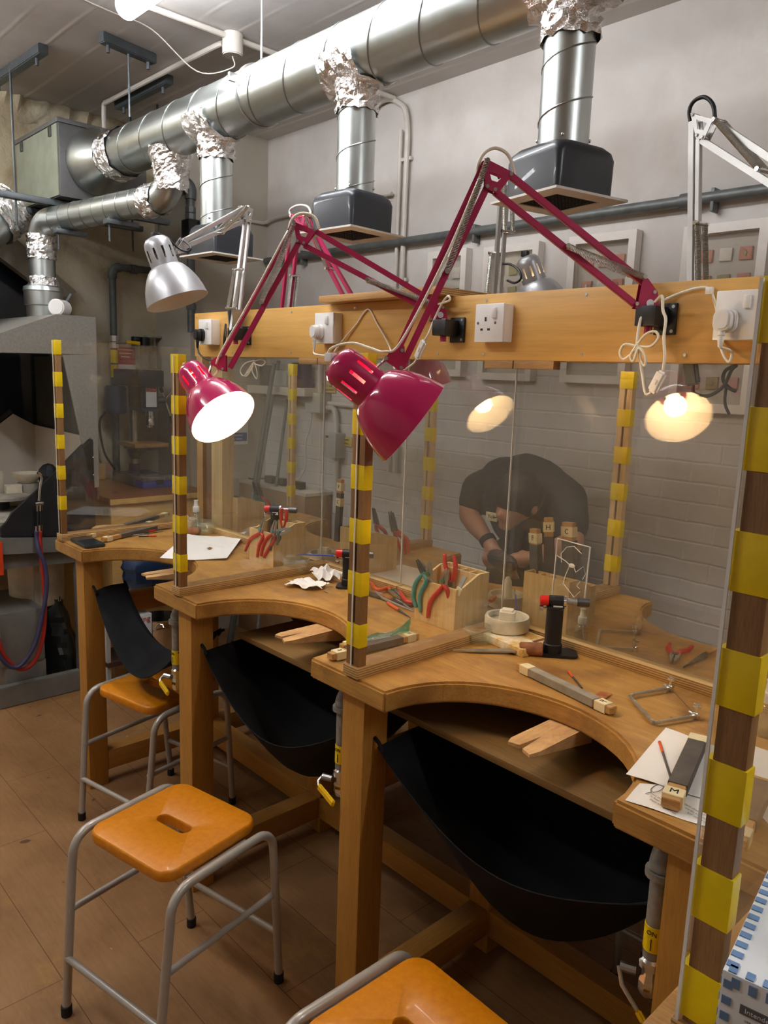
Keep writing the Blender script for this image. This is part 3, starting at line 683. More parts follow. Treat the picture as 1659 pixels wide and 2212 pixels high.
for x in (-2.70, -.9):
    b = MB(); b.tube([(x, YD + .110*math.cos(a), ZD + .110*math.sin(a)) for a in [2*PI*q/32 for q in range(32)]], .006, 6, True)
    b.box((x, YD - .118, ZD + .035), (.014, .04, .03), .002); b.build('clamp', 'steel', md)
    MB().cyl((x + .01, YD, ZD + .1), (x + .01, YD, ZC), .004, seg=8).build('hanger_rod', 'steel', md)
def drop(x, y, r, rz, label, seedv):
    t = thing('extractor_hood', label, 'extractor hood', (x, y, 2.195), group='extractor hoods over the bench')
    dx = x + .01
    b = MB(); b.cyl((dx, YD, 2.325), (dx, YD, ZD - .06), r, seg=36); b.build('drop_duct', 'galv', t)
    b = MB(); spiral((dx, YD, 2.335), (0, 0, 1), .29, r + .0006, .128, b, 2.2 + seedv); b.build('seam', 'seam_zinc', t)
    crumple((dx, YD, 2.59), (0, 0, 1), [(r + .002, 0), (r + .004, .06), (r + .012, .12), (r + .032, .165)], seedv=seedv, parent=t, name='foil_wrap', amp=.014)
    # foil collar hugging the main duct
    rnd = random.Random(seedv + 40); rows = []
    for i in range(13):
        a = -PI*.96 + PI*.78*i/12
        rows.append([V((dx + w*(.105 + rnd.uniform(-.012, .012))*(1.15 - .35*abs(math.cos(a))), YD + (RD + .004 + rnd.uniform(0, .012))*math.cos(a), ZD + (RD + .004 + rnd.uniform(0, .012))*math.sin(a))) for w in [-1 + q/6 for q in range(13)]])
    MB().grid(rows).build('foil_collar', 'foil', t, flat=True)
    ca, sa = math.cos(rz), math.sin(rz); mx = mat4((x, y, 0), (ca, sa, 0), (-sa, ca, 0), (0, 0, 1))
    b = bmesh.new(); rings = []
    for z, s_, rr in ((2.208, .198, .014), (2.30, .205, .02), (2.318, .2, .03), (2.33, .18, .04), (2.338, .13, .05)): rings.append([b.verts.new((px, py, z)) for px, py in rrect(s_, s_, rr, 5)])
    for A, C in zip(rings, rings[1:]):
        for k in range(len(A)): b.faces.new((A[k], A[(k + 1) % len(A)], C[(k + 1) % len(A)], C[k]))
    b.faces.new(rings[-1]); b.faces.new(rings[0][::-1]); mb = MB(); mb._in(b, mx); mb.build('hood_body', 'hood_black', t)
    o_ = [(-.127, -.127), (.127, -.127), (.127, .127), (-.127, .127)]; i_ = [(a*.6, c*.6) for a, c in o_]
    mb = MB(); mb.ringslab([mx @ V((a, c, 2.203)) for a, c in o_], [mx @ V((a, c, 2.203)) for a, c in i_], (0, 0, 1), .006); mb.build('cover_plate', 'hood_white', t)
    mb = MB()
    for k in range(13):
        p = -.075 + .0125*k; mb.box((p, 0, 2.205), (.004, .152, .004), mx=mx); mb.box((0, p, 2.2046), (.152, .004, .004), mx=mx)
    mb.box((0, 0, 2.212), (.153, .153, .006), mx=mx); mb.build('grille', 'grille_dark', t)
    sc2 = MB()
    for a in (.6, 2.2, 3.9, 5.3): sc2.sphere((dx + (r + .001)*math.cos(a), YD + (r + .001)*math.sin(a), 2.35), .0045)
    sc2.build('screw', 'chrome', t); return t
drop(-1.295, 1.81, .066, -.2, 'black extractor hood on a steel drop, above the empty white socket', 5)
drop(-2.131, 1.80, .064, .06, 'black extractor hood on a steel drop, above the loose plank', 9)
drop(-3.03, 1.83, .066, .04, 'black extractor hood on a steel drop, behind the silver lamp', 14)
# branch to the forge hood: drop, elbow, sloping run, elbow, flue
t = thing('branch_duct', 'thinner steel duct with foil joints bending over to the hearth', 'duct', (-4.0, 1.7, 2.4))
DX = -3.41; fx, fy = -4.45, 1.585; zr = 2.50; rr = .066
pA = V((DX, YD, 2.66)); d2 = (V((fx, fy, zr - .03)) - V((DX, YD, zr))).normalized()
e1 = [V((DX, YD, 2.60))] + [V((DX, YD, zr + .0)) + V((0, 0, .1))*math.cos(a) * 1 + d2*.1*(1 - math.cos(a)) * 0 + V((0, 0, 0)) for a in ()]
def elbow(c, a, b_, r, n=8): # from direction a (incoming end) to b_, quarter bend through corner c
    c = V(c); a = V(a).normalized(); b_ = V(b_).normalized(); return [c + a*r*(1 - math.sin(PI/2*k/n)) + b_*r*(1 - math.cos(PI/2*k/n)) for k in range(n + 1)]
MB().tube([V((DX, YD, ZD - .06))] + elbow((DX, YD, zr), (0, 0, 1), d2, .11), rr, 28).build('elbow', 'galv', t)
MB().tube([V((DX, YD, zr)) + d2*.11, V((fx, fy, zr - .03)) - d2*.09], rr, 28).build('run', 'galv', t)
MB().tube(elbow((fx, fy, zr - .03), -d2, (0, 0, -1), .09) + [V((fx, fy, 2.14))], rr, 28).build('flue', 'galv', t)
b = MB(); L = (V((fx, fy, zr - .03)) - V((DX, YD, zr))).length
for k in range(9):
    c = V((DX, YD, zr)) + d2*(.16 + (L - .3)*k/8); x, y, z = basis(d2); b.tube([c + (x*math.cos(q) + y*math.sin(q))*(rr + .001) + z*.02*math.sin(q) for q in [2*PI*i/24 for i in range(24)]], .002, 5, True)
b.build('seam', 'seam_zinc', t)
crumple((DX, YD, 2.52), (0, 0, 1), [(rr + .002, 0), (rr + .004, .08), (rr + .03, .18)], seedv=21, parent=t, name='foil_wrap', amp=.012)
crumple(V((DX, YD, zr)) + d2*.11, d2, [(rr + .003, -.03), (rr + .003, .07)], seedv=22, parent=t, name='foil_wrap', amp=.01)
crumple((fx, fy, 2.28), (0, 0, 1), [(rr + .003, 0), (rr + .003, .13)], seedv=23, parent=t, name='foil_wrap', amp=.01)
crumple((fx, fy, 2.12), (0, 0, 1), [(rr + .008, 0), (rr + .003, .07)], seedv=24, parent=t, name='foil_wrap', amp=.01)
MB().lathe([(.066, 2.15), (.10, 2.135), (.104, 2.115), (.10, 2.11), (.098, 2.04), (.09, 2.035), (.088, 1.972)], (fx, fy, 0), seg=32).build('collar', 'galv', t)
for q in (.35, .75):
    c = V((DX, YD, zr)) + d2*L*q - V((0, 0, rr + .012))
    MB().box(c, (.05, .16, .022), .002).build('support_strut', 'strut', t)
    MB().cyl(c + V((.0, -.06, -.09)), c + V((0, -.06, .02)), .005, seg=8).build('hanger_rod', 'strut', t)
# ================================================================ balanced-arm desk lamps
def camdir(x, y, z): return (CR*x - CU*y + CF*z).normalized()      # a direction read off the photograph
def spring(mb, a, b, r=.0062, wire=.0011, pitch=.0034):
    a, b = V(a), V(b); x, y, z = basis(b - a); L = (b - a).length; n = int(L/pitch*8)
    mb.tube([a + z*(L*k/n) + (x*math.cos(2*PI*k/8) + y*math.sin(2*PI*k/8))*r for k in range(n + 1)], wire, 4)
def lamp_head(t, o, axis, mat, lit, slots=True, R=.101, cable=None):
    """cap with slots, flared shade, white inside, bulb: o = centre of the rim, axis points out of the mouth"""
    axis = V(axis).normalized(); o = V(o); L = .212
    P = lambda r, h: (r*R, (h - 2.1)*R)
    prof = [P(0, 0), P(.20, .015), P(.33, .07), P(.41, .17), P(.44, .32), P(.445, .98)]
    cap = MB(); sg = 40
    x, y, z = basis(axis); 
    b = bmesh.new(); rings = []
    hs = [(0, 0), (.20, .015), (.33, .07), (.41, .17), (.44, .30), (.443, .42), (.444, .80), (.445, 1.0)]
    for r, h in hs:
        c = o + z*((h - 2.1)*R)
        rings.append([b.verts.new(c)]*sg if r == 0 else [b.verts.new(c + (x*math.cos(2*PI*k/sg) + y*math.sin(2*PI*k/sg))*r*R) for k in range(sg)])
    for i in range(len(rings) - 1):
        for k in range(sg):
            if i == 5 and slots and k % 4 == 1: continue
            q = []
            for w in (rings[i][k], rings[i][(k + 1) % sg], rings[i + 1][(k + 1) % sg], rings[i + 1][k]):
                if w not in q: q.append(w)
            b.faces.new(q)
    cap._in(b); cap.build('socket_cap', mat, t, sharp=.9)
    pr = [(.45, .985), (.52, 1.0), (.60, 1.08), (.70, 1.22), (.80, 1.40), (.885, 1.60), (.95, 1.82), (1.0, 2.1)]
    MB().lathe([P(r, h) for r, h in pr], o, axis, 48).build('lamp_shade', mat, t, sharp=1.2)
    inn = MB().lathe([P(r - .018, h + (.012 if h < 2.05 else -.002)) for r, h in pr] , o, axis, 48)
    inn.lathe([P(.982, 2.098), P(1.004, 2.1)], o, axis, 48)
    inn.build('shade_lining', 'shade_white', t, sharp=1.2)
    MB().lathe([P(0, .5), P(.20, .5), P(.22, .95), P(.20, 1.1), P(0, 1.1)], o, axis, 20).build('bulb_holder', 'white_plastic', t)
    bl = MB(); bl.lathe([P(.15, 1.08), P(.19, 1.2), P(.30, 1.36), P(.335, 1.52), P(.30, 1.68), P(.17, 1.80), P(0, 1.83)], o, axis, 20); bl.build('bulb', 'bulb' if lit else 'shade_white', t, sharp=1.5)
    k = MB(); k.box(o - z*(2.1*R) - z*.006, (.022, .016, .018), .002); k.build('cord_grip', 'white_plastic' if mat == 'pink' else 'black_plastic', t)
    return o - z*(2.1*R)
def arms(t, pl, n, mat, bars=(), rings=(), plates=(), springs=(), bolts=(), w=.0145, th=.012, name='arm'):
    """each bar, plate and bolt of the arm, seen at these places in the photograph, on the lamp's own plane"""
    f = lambda p: apl(p[0], p[1], pl, n)
    for k, br in enumerate(bars):
        MB().bar(f(br[0]), f(br[1]), br[2] if len(br) > 2 else w, br[3] if len(br) > 3 else th, n, .001).build('arm_bar', mat, t)
    for o_, i_ in rings:
        pb_ = MB()
        for s_ in (-.0105, .0105): pb_.ringslab([f(p) + n*s_ for p in o_], [f(p) + n*s_ for p in i_], n, .002)
        pb_.build('elbow_plate', mat, t)
    for pt in plates:
        pb_ = MB()
        for s_ in (-.0105, .0105): pb_.slab([f(p) + n*s_ for p in pt], n, .002)
        pb_.build('joint_plate', mat, t)
    for a, c in springs:
        for s_ in (-.015, .015):
            sb = MB(); spring(sb, f(a) + n*s_, f(c) + n*s_); sb.build('spring', 'spring', t)
        MB().cyl(f(a) - n*.024, f(a) + n*.024, .0052, seg=12).build('spring_pin', 'chrome', t); MB().cyl(f(c) - n*.024, f(c) + n*.024, .0052, seg=12).build('spring_pin', 'chrome', t)
    for bl in bolts: MB().cyl(f(bl) - n*.0145, f(bl) + n*.0145, .0042, seg=12, bev=.001).build('bolt', 'chrome', t)
def vplane(a, b):
    d = V((b.x - a.x, b.y - a.y, 0)).normalized(); return a, V((d.y, -d.x, 0))
def mount(x, z, label):
    t = thing('lamp_mount', label, 'lamp bracket', (x, YP, z), group='black lamp brackets on the socket board')
    MB().box((x + .012, YP - .004, z), (.052, .008, .07), .002).build('back_plate', 'black_plastic', t)
    MB().box((x - .006, YP - .036, z + .004), (.05, .058, .044), .003).build('clamp_block', 'black_plastic', t)
    sb = MB()
    for s_ in (-.027, .027): sb.lathe([(0, .0012), (.004, .001), (.0042, 0)], (x + .03, YP - .008, z + s_), (0, -1, 0), 10)
    sb.build('screw', 'steel', t)
    MB().cyl((x - .008, YP - .042, z - .034), (x - .008, YP - .042, z - .012), .009, seg=12).build('peg', 'pink_arm', t)
    MB().cyl((x - .008, YP - .042, z + .02), (x - .008, YP - .042, z + .03), .007, seg=12).build('pivot', 'steel', t)
    return t
mount(-.905, 1.879, 'black lamp bracket on the socket board, tangled in white flex')
mount(-1.535, 1.866, 'black lamp bracket on the socket board beside the empty white socket')
mount(-2.625, 1.864, 'black lamp bracket on the socket board behind the pink arm of the lit lamp')
def cable(name, pts, r, mat, label=None, cat='cable', parent=None, n=7):
    mb = MB(); mb.tube(smooth(pts, n), r, 8)
    if parent is not None: return mb.build(name, mat, parent, sharp=2)
    o = mb.build(name, mat, at=V(pts[0]), sharp=2); return tag(o, label, cat)
# --- darker pink lamp (mouth turned away)
a = ay(1398, 655, 1.655); hj = ay(848, 776, 1.225); pl, n = vplane(a, hj); LP = lambda x, y: apl(x, y, pl, n)
t = thing('desk_lamp', 'pink desk lamp whose dark shade turns its back to us', 'desk lamp', tuple(a))
arms(t, pl, n, 'pink_arm', [((1103, 380), (1394, 614)), ((1068, 414), (1372, 658)), ((1047, 352), (856, 764)), ((1052, 404), (868, 792))],
     [([(1045, 344), (1108, 376), (1074, 421), (1047, 409)], [(1055, 371), (1085, 383), (1072, 396), (1060, 392)])],
     [[(1386, 598), (1397, 604), (1417, 632), (1421, 673), (1368, 666), (1376, 652)], [(845, 757), (873, 747), (876, 796), (864, 801), (829, 777)]],
     [((1050, 352), (964, 589)), ((1222, 534), (1386, 600))], [(1051, 405), (1068, 412), (1102, 379), (1410, 632), (1372, 657), (834, 774), (866, 794), (868, 757)])
o = ay(893, 915, 1.15); axd = camdir(.785, .61, .12)
tip = lamp_head(t, o, axd, 'pink', True)
MB().cyl(LP(834, 776), o - axd*.115 + CU*.035, .004, seg=10).build('swivel_rod', 'chrome', t)
MB().lathe([(0, .0006), (.0085, .0006), (.0085, 0)], LP(1400, 656) - n*.0125*(1 if n.dot(EYE - a) < 0 else -1), n*(-1 if n.dot(EYE - a) < 0 else 1), 20).build('inspection_sticker', 'label_white', t)
cable('flex', [tip - axd*.008, ay(708, 775, 1.16), ay(716, 752, 1.17), ay(760, 741, 1.19), ay(800, 752, 1.2), LP(830, 760) - n*.012, LP(866, 738) - n*.016, LP(960, 560) - n*.016, LP(1035, 385) - n*.015], .0032, 'cream_cable', parent=t)
cable('flex_loop', [LP(1033, 390), LP(1032, 360), LP(1045, 332), LP(1068, 320), LP(1093, 330), LP(1107, 355), LP(1112, 384)], .0038, 'cream_cable', parent=t)
# --- lit pink lamp (mouth towards us)
a = ay(940, 690, 1.655); hj = ay(487, 786, 1.215); pl, n = vplane(a, hj)
t = thing('desk_lamp', 'bright pink desk lamp with its glowing white mouth turned to us', 'desk lamp', tuple(a))
arms(t, pl, n, 'pink_arm', [((682, 500), (938, 652)), ((657, 530), (905, 660)), ((634, 486), (477, 770)), ((645, 525), (497, 795))],
     [([(634, 480), (684, 500), (659, 533), (642, 522)], [(645, 495), (668, 503), (661, 514), (650, 511)])],
     [[(935, 640), (946, 650), (964, 672), (967, 698), (928, 694), (930, 684)], [(478, 766), (489, 768), (490, 803), (478, 800), (452, 782)]],
     [((637, 483), (566, 655)), ((793, 605), (930, 655))], [(643, 522), (657, 526), (680, 498), (956, 665), (930, 690), (456, 783), (482, 797), (479, 768)])
o = ay(483, 902, 1.15); axd = camdir(.57, .737, -.355)
tip = lamp_head(t, o, axd, 'pink', True, R=.099)
MB().cyl(apl(458, 784, pl, n), o - axd*.11 + CU*.042 + CR*.01, .004, seg=10).build('swivel_rod', 'chrome', t)
f = lambda x, y: apl(x, y, pl, n)
MB().lathe([(0, .0006), (.0085, .0006), (.0085, 0)], f(951, 681) - n*.0125*(1 if n.dot(EYE - a) < 0 else -1), n*(-1 if n.dot(EYE - a) < 0 else 1), 20).build('inspection_sticker', 'label_white', t)
cable('flex_loop', [f(624, 500), f(628, 480), f(640, 465), f(660, 461), f(680, 470), f(690, 495)], .0042, 'cream_cable', parent=t)
cable('flex', [f(624, 500) - n*.015, f(540, 655) - n*.015, f(475, 770) - n*.014, ay(470, 800, 1.2), ay(462, 812, 1.19)], .0032, 'cream_cable', parent=t)
# --- silver lamp at the bench end
a = ay(508, 716, 1.655); hj = ay(388, 535, 1.36); pl, n = vplane(a, hj); f = lambda x, y: apl(x, y, pl, n)
t = thing('desk_lamp', 'silver grey desk lamp hanging its matt shade over the bench end', 'desk lamp', tuple(a))
arms(t, pl, n, 'alu_arm', [((500, 714), (531, 470), .017), ((513, 712), (540, 470), .009), ((528, 448), (392, 523)), ((528, 477), (388, 538))],
     [([(522, 444), (542, 452), (536, 480), (526, 480)], [(530, 456), (537, 459), (534, 466), (530, 466)])],
     [[(496, 670), (520, 668), (522, 712), (500, 715)], [(394, 512), (402, 520), (396, 545), (376, 550), (374, 542)]],
     [((527, 447), (472, 504)), ((514, 582), (499, 666))], [(536, 476), (500, 708), (380, 546)])
o = ay(384, 651, 1.30); axd = camdir(.32, .94, .11)
tip = lamp_head(t, o, axd, 'silver_paint', False, R=.104)
MB().cyl(f(378, 545), o - axd*.13 + CR*.035, .005, seg=10).build('swivel_rod', 'chrome', t)
cable('flex', [tip - axd*.01, ay(340, 505, 1.3), ay(362, 514, 1.31), ay(385, 536, 1.34), ay(405, 543, 1.36), ay(412, 535, 1.37), ay(400, 522, 1.37), ay(390, 518, 1.37)], .0036, 'black_plastic', parent=t)
cable('flex_tail', [ay(487, 700, 1.66), ay(484, 725, 1.64), ay(484, 755, 1.65), ay(492, 740, 1.66), ay(508, 715, 1.66)], .003, 'black_plastic', parent=t)
# --- lamps on the far side of the board
def far_base(t, p, mat):
    MB().box((p.x, YP + .095, p.z), (.05, .022, .06), .002).build('clamp_block', 'black_plastic', t)
    MB().cyl((p.x, YP + .10, p.z + .02), (p.x, p.y, p.z + .03), .007, seg=10).build('pivot', 'steel', t)
a = V((-2.36, 1.86, 1.86)); pl, n = a, V((0, 1, 0)); f = lambda x, y: apl(x, y, pl, n)
t = thing('desk_lamp', 'second pink desk lamp behind the socket board, only its folded arms showing', 'desk lamp', tuple(a))
arms(t, pl, n, 'pink_arm', [((628, 482), (606, 690)), ((641, 530), (622, 690)), ((672, 505), (750, 655)), ((664, 473), (770, 655))],
     [([(630, 463), (667, 465), (660, 490), (640, 488)], [(642, 471), (658, 469), (656, 482), (648, 482)])], [[(600, 680), (630, 680), (630, 705), (600, 705)]], [((636, 596), (626, 690)), ((666, 466), (713, 581))], [(634, 466), (664, 466)])
far_base(t, f(615, 695), 'pink_arm')
cable('flex_loop', [f(628, 470), f(626, 455), f(636, 446), f(652, 443), f(666, 448), f(672, 462)], .0042, 'white_plastic', parent=t)
lamp_head(t, V((-1.86, 1.90, 1.70)), (.1, .2, -1), 'pink', False)
a = V((-1.32, 1.87, 1.86)); pl, n = a, V((.35, .94, 0)).normalized(); f = lambda x, y: apl(x, y, pl, n)
t = thing('desk_lamp', 'silver desk lamp standing behind the board, its tall bar crossing the dark arm', 'desk lamp', tuple(a))
arms(t, pl, n, 'alu_arm', [((1083, 405), (1064, 680), .014), ((1097, 400), (1078, 680), .010)], [], [[(1052, 660), (1092, 660), (1090, 690), (1055, 690)]], [((1070, 548), (1057, 660)), ((1098, 385), (1098, 500))], [(1085, 395)])
far_base(t, f(1070, 682), 'alu_arm')
lamp_head(t, f(1120, 660) + V((-.02, .16, -.0)), (.25, .3, -.9), 'silver_paint', True, R=.085)
cable('flex', [f(1078, 385), f(1068, 365), f(1056, 350), f(1050, 353)], .0036, 'black_plastic', parent=t)
cable('flex_tail', [f(1086, 570), f(1105, 572), f(1121, 585), f(1125, 602), f(1112, 611), f(1096, 606)], .0036, 'black_plastic', parent=t)
a = V((-.98, 1.87, 1.86)); pl, n = a, V((.2, .98, 0)).normalized(); f = lambda x, y: apl(x, y, pl, n)
t = thing('desk_lamp', 'silver desk lamp behind the board, bending out of the picture beside the framed tiles', 'desk lamp', tuple(a))
arms(t, pl, n, 'alu_arm', [((1496, 262), (1492, 660), .016), ((1510, 300), (1506, 660), .012), ((1545, 263), (1740, 392)), ((1516, 303), (1700, 420))],
     [([(1498, 246), (1547, 260), (1527, 303), (1510, 301)], [(1511, 260), (1534, 268), (1526, 283), (1513, 281)])], [[(1480, 640), (1525, 640), (1525, 680), (1480, 680)]], [((1554, 262), (1648, 368)), ((1514, 483), (1518, 660))], [(1503, 250), (1512, 294), (1524, 298)])
far_base(t, f(1502, 660), 'alu_arm')
cable('flex_loop', [f(1493, 270), f(1489, 240), f(1500, 218), f(1522, 210), f(1540, 226), f(1545, 258)], .0048, 'black_plastic', parent=t)
lamp_head(t, f(1790, 470), (.2, .3, -.9), 'silver_paint', False)
# ---- sockets and plugs along the board
def socket(x, label, plug=None):
    t = thing('wall_socket', label, 'socket', (x, YP, 1.88), group='white sockets on the board'); z = 1.88; d = .042
    MB().box((x, YP - d*.42, z), (.097, d*.84, .1), .003).build('back_box', 'white_plastic', t)
    MB().box((x, YP - d*.92, z), (.098, d*.16, .101), .0025).build('face_plate', 'white_plastic', t)
    MB().box((x + .018, YP - d - .003, z + .026), (.013, .009, .027), .002, mx=None).build('rocker_switch', 'white_plastic', t)
    hb = MB()
    if plug is None:
        hb.box((x - .012, YP - d - .0002, z + .01), (.0055, .001, .011)); hb.box((x - .024, YP - d - .0002, z - .017), (.0085, .001, .0055)); hb.box((x + .0, YP - d - .0002, z - .017), (.0085, .001, .0055)); hb.build('pin_hole', 'ink', t)
        sb = MB()
        for q in (-.038, .022): sb.lathe([(0, .001), (.0036, .0008), (.0038, 0)], (x + q, YP - d, z + .0), (0, -1, 0), 10)
        sb.build('screw', 'dark_steel', t)
    return t
socket(-1.378, 'empty white socket with three pin holes in the middle of the board'); socket(-2.09, 'white socket with a white plug, next to the loose plank', 1); socket(-2.865, 'white socket with a black plug at the far end of the board', 1); socket(-.715, 'white socket with a white plug behind the thick striped post', 1)
def plug(x, mat, label, z=1.868):
    t = thing('plug', label, 'plug', (x, YP - .042, z), group=None); y = YP - .042
    b = MB(); b.prism(rrect(.046, .048, .016, 5), 0, .012, mx=mat4((x, y - .012, z), (1, 0, 0), (0, 0, 1), (0, 1, 0)), bev=.002); b.prism(rrect(.036, .042, .014, 5), 0, .022, mx=mat4((x, y - .033, z), (1, 0, 0), (0, 0, 1), (0, 1, 0)), bev=.004); b.build('plug_body', mat, t)
    MB().lathe([(.007, 0), (.0075, -.01), (.006, -.012), (.0065, -.02), (.0045, -.034), (0, -.034)], (x, y - .022, z - .02), (0, 0, 1), 12).build('strain_relief', mat, t); return V((x, y - .022, z - .054))
p = plug(-2.11, 'white_plastic', 'white plug pushed into the socket near the loose plank')
cable('power_flex', [p, p + V((.01, -.005, -.02)), ay(712, 768, 1.6), ay(722, 762, 1.55), ay(730, 750, 1.5)], .003, 'cream_cable', 'white flex hanging from the white plug near the loose plank')
p = plug(-2.885, 'black_plastic', 'square black plug in the far end socket')
cable('power_flex', [p, p + V((.02, 0, -.025)), p + V((.08, .0, -.045)), p + V((.16, .0, -.04)), ay(487, 730, 1.655), ay(488, 700, 1.67)], .0034, 'black_plastic', 'black flex looping from the black plug to the silver lamp')
p = plug(-.735, 'white_plastic', 'big white plug half hidden by the thick striped post')
cable('power_flex', [p, ay(1580, 760, 1.66), ay(1575, 782, 1.66), ay(1562, 765, 1.67), ay(1556, 738, 1.685), ay(1550, 680, 1.688), ay(1540, 640, 1.688), ay(1528, 622, 1.688), ay(1500, 624, 1.688), ay(1460, 637, 1.688), ay(1425, 653, 1.67)], .0032, 'cream_cable', 'white flex clipped along the board to the tangled lamp bracket')
MB_ = MB().box(ay(1533, 628, 1.686), (.016, .012, .016), .003).build('cable_clip', 'white_plastic', at=ay(1533, 628, 1.694)); tag(MB_, 'small white cable clip nailed to the board', 'cable clip')
# flex with inline switches and coiled spare flex
def inline(name_label, pa, pb_, mat):
    t = thing('inline_switch', name_label, 'cord switch', tuple(pb_)); d = (pb_ - pa)
    MB().bar(pa, pb_, .024, .015, (0, 1, 0), .005).build('switch_body', mat, t)
    m = (pa + pb_)/2; MB().bar(m - d*.12, m + d*.12, .009, .021, (0, 1, 0), .002).build('rocker', mat, t); return t
pa, q = ay(1432, 802, 1.60), ay(1408, 848, 1.60); inline('white cord switch dangling from the tangled flex', pa, q, 'white_plastic')
tg = thing('lamp_flex', 'tangled white flex tied in loops under the lamp bracket', 'cable', tuple(ay(1390, 745, 1.63)))
cable('cord', [ay(1415, 652, 1.64), ay(1430, 640, 1.63), ay(1432, 670, 1.625), ay(1438, 690, 1.62), ay(1434, 730, 1.61), ay(1436, 770, 1.6), pa], .0034, 'cream_cable', parent=tg)
cable('cord', [q, ay(1395, 850, 1.6), ay(1388, 810, 1.61), ay(1380, 760, 1.62), ay(1376, 742, 1.62), ay(1384, 690, 1.63), ay(1398, 672, 1.65)], .0034, 'cream_cable', parent=tg)
cable('coil', [ay(1378, 742, 1.62), ay(1395, 722, 1.61), ay(1415, 716, 1.61), ay(1422, 730, 1.61), ay(1405, 748, 1.61), ay(1378, 748, 1.615), ay(1350, 744, 1.615), ay(1339, 762, 1.615), ay(1348, 776, 1.615), ay(1372, 756, 1.61), ay(1376, 745, 1.61), ay(1362, 768, 1.605), ay(1368, 780, 1.605), ay(1380, 752, 1.605), ay(1394, 770, 1.605), ay(1393, 790, 1.605), ay(1384, 775, 1.61), ay(1380, 748, 1.612)], .003, 'cream_cable', parent=tg)
pa, q = ay(917, 735, 1.62), ay(900, 775, 1.62); inline('white cord switch hanging beside the darker lamp arm', pa, q, 'white_plastic')
cable('lamp_flex', [ay(930, 660, 1.66), ay(955, 655, 1.65), ay(972, 648, 1.64), ay(968, 640, 1.64), ay(955, 655, 1.65), ay(938, 690, 1.64), ay(925, 722, 1.62), pa], .0032, 'cream_cable', 'white flex from the lit lamp base down to a cord switch')
cable('lamp_flex', [q, ay(893, 785, 1.62), ay(872, 800, 1.62), ay(858, 808, 1.62), ay(850, 790, 1.62), ay(845, 760, 1.66), ay(835, 735, 1.68), ay(815, 700, 1.69), ay(795, 668, 1.69), ay(770, 700, 1.69), ay(735, 742, 1.68), ay(722, 760, 1.66)], .0028, 'cream_cable', 'thin white flex pinned in a peak under the loose plank')
tg = thing('spare_flex', 'small bow of cream flex hanging under the board', 'cable', tuple(ay(550, 790, 1.72)))
for lst in ([(550, 778), (530, 785), (520, 800), (526, 812), (540, 800), (550, 782)], [(550, 780), (565, 776), (573, 782), (566, 790), (550, 786)], [(548, 782), (536, 800), (530, 812), (536, 810), (548, 790)], [(550, 782), (556, 805), (554, 818), (545, 800), (549, 782)]):
    cable('loop', [ay(x, y, 1.715) for x, y in lst], .0028, 'cream_cable', parent=tg)
bk = thing('inline_switch', 'black cord switch hanging below the board past the striped back post', 'cord switch', tuple(ay(1495, 832, 1.772)))
MB().bar(ay(1490, 770, 1.772), ay(1497, 832, 1.772), .03, .02, (0, 1, 0), .004).build('switch_body', 'black_plastic', bk)
cable('cord', [ay(1497, 832, 1.772), ay(1500, 850, 1.772), ay(1530, 855, 1.772), ay(1562, 835, 1.772), ay(1580, 800, 1.772), ay(1590, 790, 1.772), ay(1568, 800, 1.78), ay(1562, 820, 1.78), ay(1575, 838, 1.78), ay(1590, 845, 1.78)], .0042, 'black_plastic', parent=bk)
cable('cord', [ay(1569, 830, 1.785), ay(1566, 870, 1.785), ay(1575, 895, 1.785)], .0036, 'black_plastic', parent=bk)
# ================================================================ tools and bits on the bench
T = lambda x, y, h=0.: az(x, y, ZB + h)
def up(p, h): return V((p[0], p[1], p[2] + h))
def block(x, y, label, flip=False, w=.156, d=.142, rz=0.):
    """plywood tool block: low lip in front, high divided back"""
    t = thing('tool_block', label, 'tool holder', (x, y, ZB), rz + (PI if flip else 0), group='plywood tool blocks'); m = MW(t)
    hl, hh, th = .122, .152, .007
    side = [(-d/2, 0), (d/2, 0), (d/2, hh), (d/2 - .045, hh), (-d/2 + .03, hl), (-d/2, hl)]
    for s_ in (-1, 1):
        MB().prism(side, -th/2, th/2, mx=m @ MX(((0, 0, 1, s_*(w/2 - th/2)), (1, 0, 0, 0), (0, 1, 0, 0), (0, 0, 0, 1)))).build('side_panel', 'birch_z', t)
    iw = w - 2*th
    MB().box((0, -d/2 + th/2, hl/2), (iw, th, hl), mx=m).build('front_panel', 'birch_z', t)
    MB().box((0, d/2 - th/2, hh/2), (iw, th, hh), mx=m).build('back_panel', 'birch_z', t)
    MB().box((0, 0, th/2), (iw, d - 2*th, th), mx=m).build('floor_panel', 'birch_z', t)
    MB().box((0, d/2 - .045, .08), (iw, th*.8, .14), mx=m).build('divider', 'birch_z', t)
    for s_ in (-.5, .0, .5): MB().box((s_*iw*.5, d/2 - .025, .085), (th*.8, .034, .128), mx=m).build('divider', 'birch_z', t)
    return t
block(-1.453, 1.645, 'plywood tool block hung with teal and red pliers, between the dish and the posts')
block(-2.345, 1.655, 'plywood tool block stuffed with red pliers behind the crumpled tissue')
block(-1.246, 1.885, 'plywood block of labelled sanding sticks behind the cracked patch', True)
block(-2.06, 1.86, 'plywood tool block on the far side, seen past the darker lamp post', True)
block(-2.94, 1.88, 'plywood tool block on the far side by the board posts at the far end', True)
